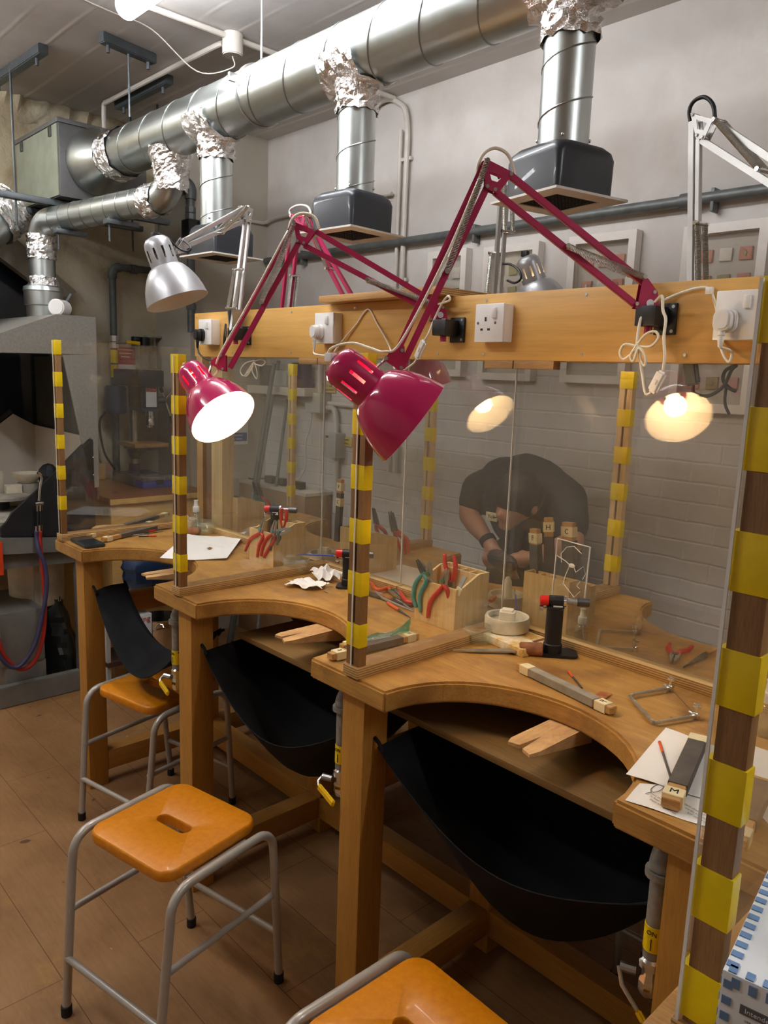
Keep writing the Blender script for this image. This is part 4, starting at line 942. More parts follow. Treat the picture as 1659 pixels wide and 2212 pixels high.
def pliers(label, joint, tip, h1, h2, grip, n, gap=.006, jaw='steel', boss=None, group=None, long=1.):
    """joint, jaw tip and two handle curves; n is the flat side's normal"""
    j, tp = V(joint), V(tip); n = V(n).normalized(); d = (tp - j).normalized(); s = n.cross(d).normalized()
    t = thing('pliers', label, 'pliers', tuple(j), group=group); L = (tp - j).length
    for q in (-1, 1):
        o = [j + s*q*.001 - d*.012, j + s*q*.013 - d*.008, j + s*q*.012 + d*L*.35, tp + s*q*(.0025 + gap/2), tp + s*q*gap/2]
        MB().slab(o, n, .007).build('jaw', jaw, t)
    MB().cyl(j - n*.006, j + n*.006, .0075, seg=14, bev=.001).build('rivet', 'dark_steel' if boss is None else boss, t)
    for q, hh in ((-1, h1), (1, h2)):
        pts = smooth([j - d*.006 + s*q*.006] + [V(p) for p in hh], 6); k = len(pts)
        MB().tube(pts, [.0042 + .0030*math.sin(PI*min(1, .12 + .88*i/(k - 1))*.85) for i in range(k)], 8).build('handle_grip', grip, t, sharp=2)
    return t
# pliers hooked over the lip of the middle block
Y3 = 1.57; N3 = (0, -1, 0); A3 = lambda x, y, dy=0.: ay(x, y, Y3 + dy)
pliers('black nosed pliers with teal bow handle on the front of the middle block', A3(914, 1232), A3(902, 1208), [A3(898, 1260), A3(893, 1290), A3(900, 1312)], [A3(922, 1255), A3(908, 1285), A3(908, 1322)], 'teal_grip', N3, jaw='dark_steel')
pliers('round nosed pliers with one red handle hanging down the front of the middle block', A3(958, 1256), A3(966, 1230), [A3(950, 1275), A3(930, 1300), A3(924, 1334)], [A3(965, 1272), A3(970, 1290, .01), A3(972, 1300, .012)], 'red_grip', N3, boss='green_paint')
pliers('slim pliers with green joint hooked beside the teal handled pair', A3(926, 1240), A3(928, 1213), [A3(918, 1258, .012), A3(916, 1270, .014), A3(918, 1280, .015)], [A3(932, 1256, .012), A3(936, 1268, .014), A3(938, 1276, .015)], 'steel', N3, boss='green_paint')
pliers('pliers stood head down in the middle block with red handles up', ay(974, 1262, 1.66), ay(976, 1285, 1.66), [ay(968, 1240, 1.66), ay(962, 1220, 1.66), ay(961, 1196, 1.66)], [ay(982, 1240, 1.66), ay(984, 1220, 1.66), ay(980, 1200, 1.66)], 'red_grip', N3)
t = thing('hacksaw_blade', 'grey steel scrap with torn white tape at the lip of the middle block', 'scrap', tuple(ay(995, 1262, 1.585)))
MB().bar(ay(988, 1278, 1.585), ay(1005, 1245, 1.60), .012, .004, (0, -1, 0)).build('blade', 'steel', t)
MB().bar(ay(987, 1285, 1.583), ay(994, 1270, 1.586), .02, .0045, (0, -1, 0), .001).build('tape_wrap', 'masking', t)
# far block pliers of the first place
Y2 = 1.582; A2 = lambda x, y, dy=0.: ay(x, y, Y2 + dy)
pliers('pliers with long red handles hooked on the block, the pair furthest towards the paper', A2(563, 1145), A2(572, 1122), [A2(556, 1155), A2(540, 1166), A2(530, 1190)], [A2(568, 1160), A2(560, 1178), A2(556, 1203)], 'red_grip', N3, boss='teal_grip')
pliers('pliers with teal boss and red handles in front of the far block', A2(590, 1148), A2(596, 1125), [A2(580, 1160), A2(570, 1176), A2(564, 1200)], [A2(594, 1162), A2(584, 1180), A2(570, 1203)], 'red_grip', N3, boss='teal_grip')
pliers('pliers stood head down in the far block with two red handles up', ay(612, 1142, 1.68), ay(612, 1155, 1.68), [ay(608, 1125, 1.68), ay(607, 1110, 1.68), ay(609, 1098, 1.68)], [ay(618, 1125, 1.68), ay(619, 1110, 1.68), ay(618, 1100, 1.68)], 'red_grip', N3)
pliers('grey flat pliers lying across the lip of the far block', A2(603, 1150), A2(632, 1142, .02), [A2(595, 1158), A2(588, 1170), A2(584, 1188)], [A2(604, 1160), A2(600, 1170), A2(598, 1176)], 'dark_steel', N3, jaw='steel', boss='teal_grip')
# pliers in the far side blocks
for i, (x, y, c) in enumerate(((-2.12, 1.95, 'red_grip'), (-2.02, 1.95, 'red_grip'), (-2.93, 1.95, 'teal_grip'), (-2.90, 1.955, 'red_grip'))):
    lb = ('pliers standing jaws up in the far side block, nearer its sanding stick', 'wide black pliers standing jaws up at the end of the far side block', 'green handled pliers hung on the far side block at the far end', 'red handled pliers hung on the far side block at the far end')[i]
    z = 1.165; dr = .03
    pliers(lb, (x, y, z + .02), (x + .005, y - .02, z + .075), [(x - .012, y + .01, z), (x - .02, y + dr, z - .03), (x - .014, y + dr + .02, z - .08)], [(x + .012, y + .01, z), (x + .02, y + dr, z - .02), (x + .016, y + dr + .02, z - .06)], c, (0, -1, 0), jaw='dark_steel')
pliers('snips with pink joint standing jaws up in the far side block', (-2.0, 1.93, 1.18), (-1.995, 1.90, 1.25), [(-2.01, 1.95, 1.16), (-2.0, 1.975, 1.14), (-1.99, 1.985, 1.08)], [(-1.99, 1.95, 1.16), (-1.97, 1.97, 1.14), (-1.97, 1.98, 1.09)], 'red_grip', (.7, -.7, 0), jaw='dark_steel')
# ---- sanding sticks
def stick(label, p, q, w, th, ends=(None, None), wrap=(.14, .86), n=(0, 0, 1), mat='emery', tops=(0, 0), flip=False):
    """a wooden stick in emery paper; ends = letter on the masking label at each end"""
    p, q, n = V(p), V(q), V(n).normalized(); L = (q - p).length; d = (q - p)/L; t = thing('sanding_stick', label, 'sanding stick', tuple(p), group='sanding sticks'); s = n.cross(d).normalized()
    if flip: s = -s
    MB().bar(p, q, w, th, n, .0012).build('wooden_core', 'handle_wood', t)
    if wrap: MB().bar(p + d*L*wrap[0], p + d*L*wrap[1], w + .003, th + .003, n, .0008).build('emery_wrap', mat, t)
    for k, e in enumerate(ends):
        if e is None: continue
        c = p + d*.028 if k == 0 else q - d*.028
        MB().bar(c - d*.015, c + d*.015, w + .0045, th + .0045, n, .0008).build('label_band', 'masking', t)
        if e: text(e, 'lettering', 'ink', t, c + n*(th/2 + .0024), s if k == 0 else -s, d if k == 0 else -d, .021)
    return t
h = .012
stick('long grey sanding stick lying by the big torch, F on its end label', T(1122, 1438, h), T(1325, 1535, h), .022, .016, ('', 'F'), (.15, .84), mat='emery_pale')
stick('worn sanding stick lettered M lying on the papers next to the thick striped post', T(1448, 1738, .014), T(1512, 1592, .014), .03, .018, ('M', ''), (.2, .9))
stick('sanding stick lettered F along the ridge at the middle post', T(712, 1418, h), T(900, 1372, h), .024, .016, ('F', 'n'), (.18, .8), mat='emery')
stick('second sanding stick lettered C behind the striped post of the middle place', T(738, 1398, h), T(800, 1381, h), .022, .014, ('C', None), (.5, .95))
stick('sanding stick lettered C on the bench corner past the thick post', T(1585, 1822, .014), T(1650, 1690, .014), .034, .018, ('C', None), (.3, .95))
stick('sanding stick lettered F with a cream label, beside the phone', T(222, 1166, h), T(385, 1128, h), .022, .014, ('F', ''), (.2, .85))
stick('long sanding stick with labels at both ends behind the wooden handle', T(190, 1158, h), T(362, 1110, h), .022, .014, ('', ''), (.2, .85))
stick('grey sanding stick lying between the other two by the phone', T(262, 1148, h), T(330, 1128, h), .016, .012, (None, ''), (.05, .8))
for i, (px_, y0, y1, yy, w, e) in enumerate(((1156, 1142, 1262, 1.868, .034, 'F'), (1185, 1118, 1262, 1.90, .026, 'H'), (1229, 1128, 1265, 1.94, .046, 'C'))):
    b_, a_ = ay(px_, y0, yy), ay(px_ + 3, y1, yy); t = stick(('upright sanding stick lettered F in the block behind the torch', 'tall narrow upright sanding stick in the block behind the torch', 'wide upright sanding stick lettered C in the block behind the torch')[i], a_, b_, w, .016, (None, ''), (.0, .72), n=(-.25, -1, 0) if i != 1 else (.5, -1, 0))
    d = (b_ - a_).normalized(); nn = V((-.25, -1, 0)).normalized() if i != 1 else V((.5, -1, 0)).normalized()
    text(e, 'lettering', 'ink', t, b_ - d*.028 + nn*.0106, -nn.cross(d), d, .022)
a_, b_ = V((-2.165, 1.80, 1.12)), ay(737, 1035, 1.80)
t = stick('upright sanding stick lettered F and C in the far side block behind the dark lamp', a_, b_, .022, .014, (None, ''), (0, .78), n=(0, -1, 0)); d = (b_ - a_).normalized()
text('F', 'lettering', 'ink', t, b_ - d*.028 + V((0, -.0098, 0)), (1, 0, 0), d, .02); text('C', 'lettering', 'ink', t, b_ - d*.085 + V((0, -.0098, 0)), (1, 0, 0), d, .018)
MB().bar(b_ - d*.1, b_ - d*.07, .027, .0185, (0, -1, 0)).build('label_band', 'masking', t)
# ---- glass jars of water
def jar(c, r, hgt, label):
    t = thing('glass_jar', label, 'jar', tuple(c), group='glass jars of water')
    MB().lathe([(0, .002), (r*.9, .002), (r, .012), (r, hgt*.66), (r*1.04, hgt*.72), (r*1.04, hgt*.80), (r*.95, hgt*.84), (r*.95, hgt), (r*.90, hgt), (r*.90, hgt*.82), (r*.96, hgt*.68), (r*.96, .014), (0, .008)], c, seg=36).build('jar_wall', 'glass', t)
    MB().lathe([(0, .010), (r*.94, .015), (r*.94, hgt*.48), (0, hgt*.48)], c, seg=30).build('water_fill', 'water', t); return t
jar(T(1030, 1386), .037, .047, 'low clear glass jar of water at the corner by the annealing dish')
jar(T(640, 1236), .048, .054, 'low clear glass jar of water behind the crumpled tissue')
jar(T(440, 1152), .050, .055, 'low clear glass jar of water by the spray bottle behind the lit lamp post')
# ---- annealing dishes with a pumice lump
def dish(c, r, label, lump=.03, shape=0):
    t = thing('annealing_dish', label, 'dish', tuple(c), group='pale ceramic annealing dishes')
    MB().lathe([(0, 0), (r*.9, 0), (r*.98, .004), (r, .034), (r*.96, .04), (r*.84, .039), (r*.80, .024), (0, .022)], c, seg=40).build('bowl', 'ceramic', t)
    b = MB(); cc = up(c, .022)
    if shape == 0: b.prism(rrect(lump*1.25, lump*1.1, .008, 4), 0, .036, mx=MX.Translation(cc) @ RZ(.5), bev=.006)
    else: b.lathe([(lump*.62, 0), (lump*.5, .02), (lump*.4, .06), (lump*.2, .072), (0, .074)], cc, seg=18)
    b.build('pumice_lump', 'solder_block', t); return t
sb = thing('soldering_block', 'white scorched soldering block under the annealing dish', 'soldering block', tuple(T(1118, 1398)))
MB().box(up(T(1117, 1392), .011), (.16, .125, .022), .003, rz=-.12).build('slab', 'scorched_block', sb)
dish(up(T(1093, 1376), .0225), .062, 'pale ceramic dish on the soldering block holding a lump and a blue brush', .034)
dish(T(700, 1215), .062, 'pale ceramic dish behind the tissue with a blue brush across it', .036)
sb = thing('soldering_block', 'white soldering block beside the dish near the standing torch', 'soldering block', tuple(T(730, 1238)))
MB().box(up(T(735, 1242), .008), (.09, .06, .016), .002, rz=.2).build('slab', 'solder_block', sb)
dish(V((-1.447, 1.90, ZB)), .06, 'pale ceramic dish with a tall white cone, on the far side of the clear sheet', .03, 1)
dish(T(402, 1140), .05, 'pale ceramic dish behind the spray bottle at the far place', .02)
def brush(a, b, label):
    t = thing('paint_brush', label, 'brush', tuple(a), group=None); a, b = V(a), V(b); d = b - a
    MB().cyl(a, a + d*.76, .0018, .0032, seg=10).build('handle', 'blue_paint', t); MB().cyl(a + d*.76, a + d*.88, .003, .0028, seg=10).build('ferrule', 'chrome', t); MB().cyl(a + d*.88, b, .0026, .0008, seg=8).build('bristles', 'cork', t)
brush(up(T(1116, 1362), .046), up(T(1108, 1328), .080), 'short blue brush leaning in the dish on the soldering block')
brush(up(T(642, 1236), .065), up(T(745, 1240), .066), 'long blue brush laid across the dish behind the tissue')
t = thing('craft_knife', 'small knife with brown block lying on the rim of the dish', 'tool', tuple(up(T(1062, 1350), .06)))
MB().bar(up(T(1044, 1352), .058), up(T(1066, 1334), .068), .011, .004, (0, 0, 1), .001).build('blade', 'steel', t); MB().bar(up(T(1056, 1346), .066), up(T(1066, 1337), .069), .013, .010, (0, 0, 1), .002).build('grip_block', 'copper', t)
# ---- blow torches
def torch(c, hgt, rz, label, r=.017):
    t = thing('blow_torch', label, 'blow torch', tuple(c), rz, group='black hand torches'); m = MW(t)
    MB().prism(rrect(.085, .058, .012, 4), 0, .006, mx=m @ MX.Translation((.012, 0, 0)), bev=.0015).build('base_plate', 'black_plastic', t)
    b = MB(); b.lathe([(0, .006), (r*1.12, .006), (r*1.12, .024), (r, .026), (r, hgt*.80), (r*1.08, hgt*.81), (r*1.08, hgt*.84), (0, hgt*.84)], m.translation, (0, 0, 1), 28); b.build('gas_body', 'black_plastic', t)
    zt = hgt*.92; X = m.to_3x3() @ V((1, 0, 0)); o = m.translation + V((0, 0, zt)); b = MB(); b.cyl(o - X*.016, o + X*.022, .0125, seg=20, bev=.002); b.box((.002, 0, zt - .014), (.026, .022, .02), .003, mx=m); hd = b.build('torch_head', 'black_plastic', t)
    b = MB(); b.cyl(o - X*.034, o - X*.014, .0115, seg=20, bev=.002); b.build('ignition_knob', 'torch_red', t)
    b = MB(); b.cyl(o + X*.02, o + X*.05, .0055, seg=14)
    for k in range(6): b.cyl(o + X*(.024 + .004*k), o + X*(.0255 + .004*k), .0072, seg=14)
    b.build('nozzle_tube', 'steel', t); MB().cyl(o + X*.046, o + X*.072, .0095, seg=18, bev=.001).build('nozzle', 'dark_steel', t)
    MB().cyl(o + X*.016, o + X*.022, .0132, seg=20).build('collar_ring', 'chrome', t)
    Y = m.to_3x3() @ V((0, -1, 0)); b = MB(); b.cyl(o - X*.012 + V((0, 0, -.018)), o - X*.03 + V((0, 0, -.018)), .003, seg=10); b.cyl(o - X*.026 + V((0, 0, -.018)), o - X*.034 + V((0, 0, -.018)), .007, seg=14); b.build('gas_screw', 'chrome', t)
    MB().box((.004, -.0128, zt - .012), (.02, .001, .009), mx=m).build('rating_label', 'label_white', t); t.scale = (1.18,)*3; return t
torch(T(1192, 1412), .132, .72, 'big black hand torch with red knob standing at the front of the bench', .0185)
torch(T(750, 1268), .105, .72, 'black hand torch with red knob half hidden by the striped post', .015)
torch(V((-2.39, 1.675, ZB + .06)), .118, .7, 'black hand torch with red knob stood in the far plywood block', .014)
# ---- spray bottles
def spray(c, label, s=1.):
    t = thing('spray_bottle', label, 'spray bottle', tuple(c), group='small clear spray bottles'); k = lambda *p: [(a*s, b*s) for a, b in p]
    MB().lathe(k((0, 0), (.017, 0), (.018, .004), (.018, .045), (.014, .056), (.009, .062), (.009, .068), (.0, .068)), c, seg=24).build('bottle', 'bottle_clear', t)
    MB().lathe(k((0, .003), (.0165, .003), (.0165, .024), (0, .024)), c, seg=20).build('liquid', 'water', t)
    MB().lathe(k((.011, .062), (.0118, .064), (.0118, .080), (.011, .082), (0, .082)), c, seg=20).build('collar', 'white_plastic', t)
    MB().lathe(k((.0085, .082), (.008, .086), (.007, .100), (.008, .104), (0, .105)), c, seg=18).build('pump_top', 'white_plastic', t)
    MB().tube(smooth([up(c, .08*s), V(c) + V((.004*s, 0, .045*s)), V(c) + V((.010*s, .003*s, .006*s))], 6), .0012*s, 6).build('dip_tube', 'white_plastic', t); return t
spray(V((-1.09, 1.768, ZB)), 'clear spray bottle with white pump beyond the sheet, next to the stick block')
spray(T(424, 1143), 'clear spray bottle with white pump at the far place behind the jar', 1.25)
spray(T(1652, 1588), 'clear spray bottle cut by the picture edge beyond the thick striped post', 1.15)
# ---- flat file with cork handle, pencils, needle files
t = thing('flat_file', 'tapered steel file with a brown cork handle in front of the torch', 'file', tuple(T(1125, 1413)))
d = (T(1124, 1413) - T(978, 1409)).normalized(); s = V((0, 0, 1)).cross(d); p0 = up(T(978, 1409), .006); p1 = up(T(1124, 1413), .010)
MB().slab([p0 + s*.001, p0 + d*.05 + s*.009, p1 - d*.012 + s*.0115, p1 + s*.005, p1 - s*.005, p1 - d*.012 - s*.0115, p0 + d*.05 - s*.006, p0 - s*.001], (0, 0, 1), .004).build('blade', 'steel', t)
MB().cyl(up(T(1121, 1413), .016), up(T(1171, 1417), .018), .0165, .018, seg=20, bev=.002).build('cork_handle', 'cork', t)
t = thing('cork_handle', 'brown cork roll lying beside the jar behind the lit lamp post', 'cork', tuple(T(405, 1156)))
MB().cyl(up(T(392, 1157), .019), up(T(432, 1158), .019), .019, seg=20, bev=.003).build('roll', 'cork', t)
t = thing('cork_handle', 'brown cork roll lying behind the blow torch on the bench', 'cork', tuple(T(1160, 1402)))
MB().cyl(up(T(1150, 1404), .012), up(T(1178, 1396), .012), .012, seg=16, bev=.002).build('roll', 'cork', t)
def rod(name, label, a, b, r0, r1, m1, m2, split=.5, cat='pencil'):
    a, b = V(a), V(b); d = b - a; t = thing(name, label, cat, tuple(a)); MB().cyl(a, a + d*split, r0, r0*.95, seg=10).build('handle', m1, t); MB().cyl(a + d*split, b, r0*.8, r1, seg=10).build('shaft', m2, t); return t
rod('needle_file', 'thin needle file with an orange tip lying behind the long sanding stick', up(T(1228, 1454), .004), up(T(1257, 1490), .004), .0032, .002, 'orange_grip', 'dark_steel', .35, 'file')
rod('needle_file', 'thin needle file with a red end lying on the white papers', up(T(1424, 1609), .006), up(T(1449, 1690), .006), .003, .0022, 'orange_grip', 'emery', .3, 'file')
rod('needle_file', 'needle file with red and orange handle pointing at the middle block', up(T(838, 1306), .006), up(T(886, 1337), .004), .0055, .001, 'orange_grip', 'dark_steel', .5, 'file')
rod('needle_file', 'needle file with long orange handle lying in front of the other files by the phone', up(T(300, 1160), .004), up(T(338, 1159), .004), .0036, .003, 'dark_steel', 'orange_grip', .55, 'file')
rod('needle_file', 'red handled needle file among the tools by the jar at the far place', up(T(310, 1152), .005), up(T(372, 1142), .005), .004, .002, 'red_grip', 'dark_steel', .4, 'file')
rod('needle_file', 'dark bare needle file under the sanding sticks at the far place', up(T(268, 1161), .004), up(T(352, 1150), .004), .003, .0015, 'steel', 'dark_steel', .5, 'file')
t = thing('wooden_grip', 'turned wooden file handle lying next to the phone', 'handle', tuple(T(200, 1156)))
a, b = up(T(199, 1153), .016), up(T(262, 1144), .014)
MB().lathe([(0, 0), (.010, .002), (.0165, .02), (.016, .06), (.011, .11), (.0125, .135), (.009, .15), (0, .15)], a, b - a, 20).build('grip', 'handle_wood', t); MB().cyl(b, b + (b - a).normalized()*.02, .008, seg=12).build('ferrule', 'chrome', t)
# ---- loose pliers and tweezers on the middle place
def flat_pliers(label, jx, tx, h1, h2, grip, jaw='steel'): pliers(label, T(*jx, .012), T(*tx, .010), [T(*p, .012) for p in h1], [T(*p, .012) for p in h2], grip, (0, 0, 1), jaw=jaw, boss='green_paint')
flat_pliers('red handled pliers lying open behind the striped post, nearer the post', (848, 1276), (868, 1294), [(838, 1270), (815, 1274), (800, 1257)], [(850, 1266), (838, 1258), (822, 1255)], 'orange_grip')
flat_pliers('red handled pliers lying with handles towards the plywood block', (862, 1270), (842, 1264), [(872, 1274), (890, 1274), (905, 1277)], [(868, 1285), (880, 1300), (905, 1303)], 'red_grip')
t = thing('tweezers', 'steel tweezers with copper grips lying in front of the loose pliers', 'tweezers', tuple(T(806, 1281)))
MB().tube([up(T(806, 1281), .008), up(T(830, 1292), .009), up(T(848, 1302), .008), up(T(856, 1300), .008), up(T(893, 1322), .005)], [.002, .004, .004, .003, .0015], 8).build('tine', 'steel', t)
MB().tube([up(T(806, 1281), .008), up(T(825, 1296), .008), up(T(845, 1305), .007), up(T(893, 1323), .004)], [.002, .004, .004, .0012], 8).build('tine', 'steel', t)
MB().bar(up(T(824, 1291), .010), up(T(845, 1302), .010), .012, .006, (0, 0, 1), .001).build('grip_pad', 'copper', t)
t = thing('file_block', 'worn grey file block under the loose pliers at the middle place', 'file', tuple(T(840, 1300)))
MB().bar(up(T(790, 1284), .005), up(T(892, 1312), .005), .026, .008, (0, 0, 1), .001).build('blade', 'dark_steel', t)
# green packet of saw blades
t = thing('blade_packet', 'crinkled green plastic packet of saw blades on the sanding stick', 'packet', tuple(T(830, 1372)))
rows = []
for i in range(9):
    u = i/8; a = T(783 + 100*u, 1388 - 22*u, .022); b = T(795 + 92*u, 1374 - 26*u, .026); hgt = .006*math.sin(9*u) + (.022*max(0, u - .7)/.3)
    rows.append([up(a.lerp(b, v/6), hgt*(.5 + .5*math.sin(3*v + 5*u)) + .004*math.sin(v*2)) for v in range(7)])
MB().grid(rows).build('packet_film', 'packet_green', t)
for k in range(6): MB().cyl(up(T(790 + 2*k, 1385 - 2*k, .024), 0), up(T(842 + 2*k, 1375 - 2.6*k, .027), 0), .0007, seg=5).build('saw_blade', 'steel', t)
# crumpled tissue
def tissue(c, sx, sy, hgt, seedv, rz):
    rnd = random.Random(seedv); ca, sa = math.cos(rz), math.sin(rz); rows = []; n = 22
    ph = [rnd.uniform(0, 6) for _ in range(6)]
    for i in range(n + 1):
        r = []
        for j in range(n + 1):
            u, v = i/n*2 - 1, j/n*2 - 1; e = .16*math.sin(5*u + ph[0]) + .14*math.sin(6*v + ph[1])
            x = sx*(u + .12*math.sin(7*v + ph[2])); y = sy*(v + .18*math.sin(5*u + ph[3]))
            z = hgt*max(0, (.55 + .45*math.sin(4.2*u + 2*v + ph[4])*math.cos(3.4*v - u + ph[5])) * (1 - .6*(u*u + v*v)/2)) + rnd.uniform(0, .004)
            r.append(V((c[0] + ca*x - sa*y, c[1] + sa*x + ca*y, ZB + .0025 + z)))
        rows.append(r)
    return MB().grid(rows, .0008)
t = thing('tissue', 'crumpled white paper tissue in front of the low jar', 'tissue', tuple(T(675, 1262)))
tissue(T(662, 1268), .062, .036, .026, 3, .5).build('ply_sheet', 'tissue', t, sharp=.35); tissue(T(700, 1252), .05, .038, .05, 8, -.4).build('ply_sheet', 'tissue', t, sharp=.35)
# ---- papers
def sheetpaper(label, c, lift, cat='paper', group=None, curl=.0, mat='paper', name='paper_sheet'):
    t = thing(name, label, cat, tuple(c[0]), group=group); rows = []
    for i in range(11):
        u = i/10; rows.append([up(V(c[0]).lerp(V(c[1]), u).lerp(V(c[3]).lerp(V(c[2]), u), v/10), lift + curl*abs(2*(v/10) - 1)**2*(.4 + .6*u) + .0008*math.sin(5*u + v)) for v in range(11)])
    MB().grid(rows, .0005).build('page', mat, t); return t
p1 = sheetpaper('white sheet with small drawings over the bench corner, upper of the two', [T(1438, 1576), T(1352, 1676), T(1540, 1738), T(1610, 1640)], .0045)
p2 = sheetpaper('printed white handout on the bench corner under the sanding stick', [T(1382, 1694), T(1350, 1730), T(1560, 1800), T(1620, 1720)], .002)
def onpaper(t, x, y, d1=(1, .3, 0), body=None, size=.006, mat='print_grey', h=.0036):
    text(body, 'printed_text', mat, t, up(T(x, y), h), d1, V((0, 0, 1)).cross(V(d1)), size, .0001)
for k, (x, y) in enumerate(((1424, 1728), (1428, 1737), (1432, 1746))): onpaper(p2, x, y, (.98, -.2, 0), ('Finish the piece', 'To finish use emery', 'paper along the edge')[k], .0062)
for k, (x, y) in enumerate(((1500, 1752), (1504, 1762), (1508, 1772))): onpaper(p2, x, y, (.98, -.2, 0), ('paper sheet you', 'use the edge only', 'and clean it well')[k], .0062)
lf = MB(); c = up(T(1420, 1706), .0034); lf.tube([c + V((.016*math.cos(a)*.45, .02*math.sin(a), 0)) for a in [2*PI*k/16 for k in range(16)]], .0006, 5, True); lf.tube([c + V((0, -.02, 0)), c + V((-.004, -.034, 0))], .0006, 5); lf.build('leaf_drawing', 'pencil_line', p2)
p3 = sheetpaper('white drawing sheet with a pencil star beyond the thick striped post', [T(1585, 1600), T(1575, 1690), T(1730, 1860), T(1740, 1650)], .003)
st = MB(); c = up(T(1600, 1712), .0045); st.tube([c + V((math.cos(a + 2.4), math.sin(a + 2.4), 0))*(.018 if k % 2 == 0 else .0075) for k, a in enumerate([2*PI*k/10 for k in range(10)])], .0005, 5, True)
st.tube([c + V((x, y, 0)) for x, y in ((-.03, -.03), (.032, -.03), (.032, .03), (-.03, .03))], .0004, 5, True); st.build('star_drawing', 'pencil_line', p3)
p4 = sheetpaper('curled white sheet hanging over the cutout behind the lit lamp post', [T(345, 1211), T(405, 1163), T(532, 1158), T(490, 1211)], .004, curl=.016)
lfm = MB(); lfm.slab([up(T(x, y), .010) for x, y in ((446, 1190), (453, 1187), (459, 1189), (453, 1191))], (0, 0, 1), .0006); lfm.build('brown_spot', 'copper', p4)
sheetpaper('blank white sheet lying on the far side behind the loose pliers', [V((-2.0, 1.79, ZB)), V((-1.66, 1.79, ZB)), V((-1.70, 2.02, ZB)), V((-2.02, 2.0, ZB))], .003)
# copper scrap
o = MB().slab([up(T(x, y), .0035) for x, y in ((1282, 1510), (1296, 1496), (1322, 1502), (1304, 1514))], (0, 0, 1), .001).build('copper_scrap', 'copper', at=T(1300, 1505)); tag(o, 'small bent copper offcut beside the long sanding stick', 'copper offcut')
# ---- piercing saws
def saw(label, P, grip=None, lift=.008):
    """P: frame corners seen at pixels: blade end a, corner, corner, blade end b"""
    t = thing('piercing_saw', label, 'saw', tuple(T(*P[0]))); q = [T(*p, lift) for p in P]
    def rnd_(i): a, c, b = q[i - 1], q[i], q[i + 1]; return [c.lerp(a, .12), c.lerp(a, .04) * .5 + c.lerp(b, .04)*.5, c.lerp(b, .12)]
    pts = [q[0]] + rnd_(1) + rnd_(2) + [q[3]]
    b = MB(); 
    for a, c in zip(pts, pts[1:]): b.bar(a, c, .007, .006, (0, 0, 1), .001)
    b.build('frame', 'steel', t)
    for e, i in ((q[0], 1), (q[3], 2)):
        d = (e - q[i]).normalized(); s = V((0, 0, 1)).cross(d); c = MB(); c.box(e, (.014, .012, .014), .002); c.cyl(e + s*.004, e + s*.02, .0035, seg=10); c.cyl(up(e, .006), up(e, .02), .003, seg=10); c.box(up(e, .022), (.018, .004, .009), .002); c.build('blade_clamp', 'chrome', t)
    MB().cyl(q[0], q[3], .0006, seg=5).build('blade', 'dark_steel', t)
    if grip: 
        a, b_ = T(*grip[0], lift + .006), T(*grip[1], lift + .010); MB().lathe([(0, 0), (.007, 0), (.012, .02), (.0125, .05), (.008, .085), (.011, .105), (0, .115)], a, b_ - a, 18).build('handle', 'handle_wood', t)
    return t
saw('steel piercing saw frame lying open on the front of the bench', [(1448, 1486), (1358, 1502), (1412, 1562), (1504, 1546)])
saw('steel piercing saw with a wooden handle lying beyond the clear sheet', [(1372, 1402), (1288, 1398), (1296, 1360), (1372, 1366)], ((1374, 1360), (1382, 1332)))
pliers('red handled side cutters lying beyond the clear sheet', T(1458, 1415, .01), T(1452, 1430, .008), [T(1450, 1408, .01), T(1444, 1400, .01), T(1447, 1391, .01)], [T(1468, 1408, .01), T(1485, 1405, .01), T(1495, 1396, .01)], 'red_grip', (0, 0, 1))
t = thing('shears', 'dark pointed shears lying beyond the clear sheet near the thick post', 'shears', tuple(T(1500, 1432)))
MB().slab([up(T(x, y), .006) for x, y in ((1475, 1447), (1515, 1418), (1530, 1412), (1528, 1422))], (0, 0, 1), .006).build('blade', 'dark_steel', t); MB().tube(smooth([up(T(1525, 1417), .008), up(T(1550, 1410), .01), up(T(1585, 1395), .01)], 6), .005, 8).build('handle', 'handle_wood', t)
pliers('pliers lying beyond the sheet, seen just past the thick striped post', T(1622, 1444, .01), T(1640, 1426, .01), [T(1612, 1452, .01), T(1604, 1464, .01), T(1600, 1476, .01)], [T(1628, 1452, .01), T(1618, 1466, .01), T(1610, 1480, .01)], 'copper', (0, 0, 1))
# ---- phone
ph = thing('phone', 'dark phone lying face up at the far corner of the bench', 'phone', tuple(T(172, 1168))); m = mat4(up(T(174, 1171), .001), (.86, .5, 0), (-.5, .86, 0), (0, 0, 1)); 
m = mat4(up(V((-2.995, 1.20, ZB)), .001), (1, -.03, 0), (.03, 1, 0), (0, 0, 1))
MB().prism(rrect(.172, .082, .012, 5), 0, .012, mx=m, bev=.0025).build('case', 'tile_dark', ph); MB().prism(rrect(.160, .072, .009, 5), .0118, .0124, mx=m).build('screen', 'window_dark', ph)
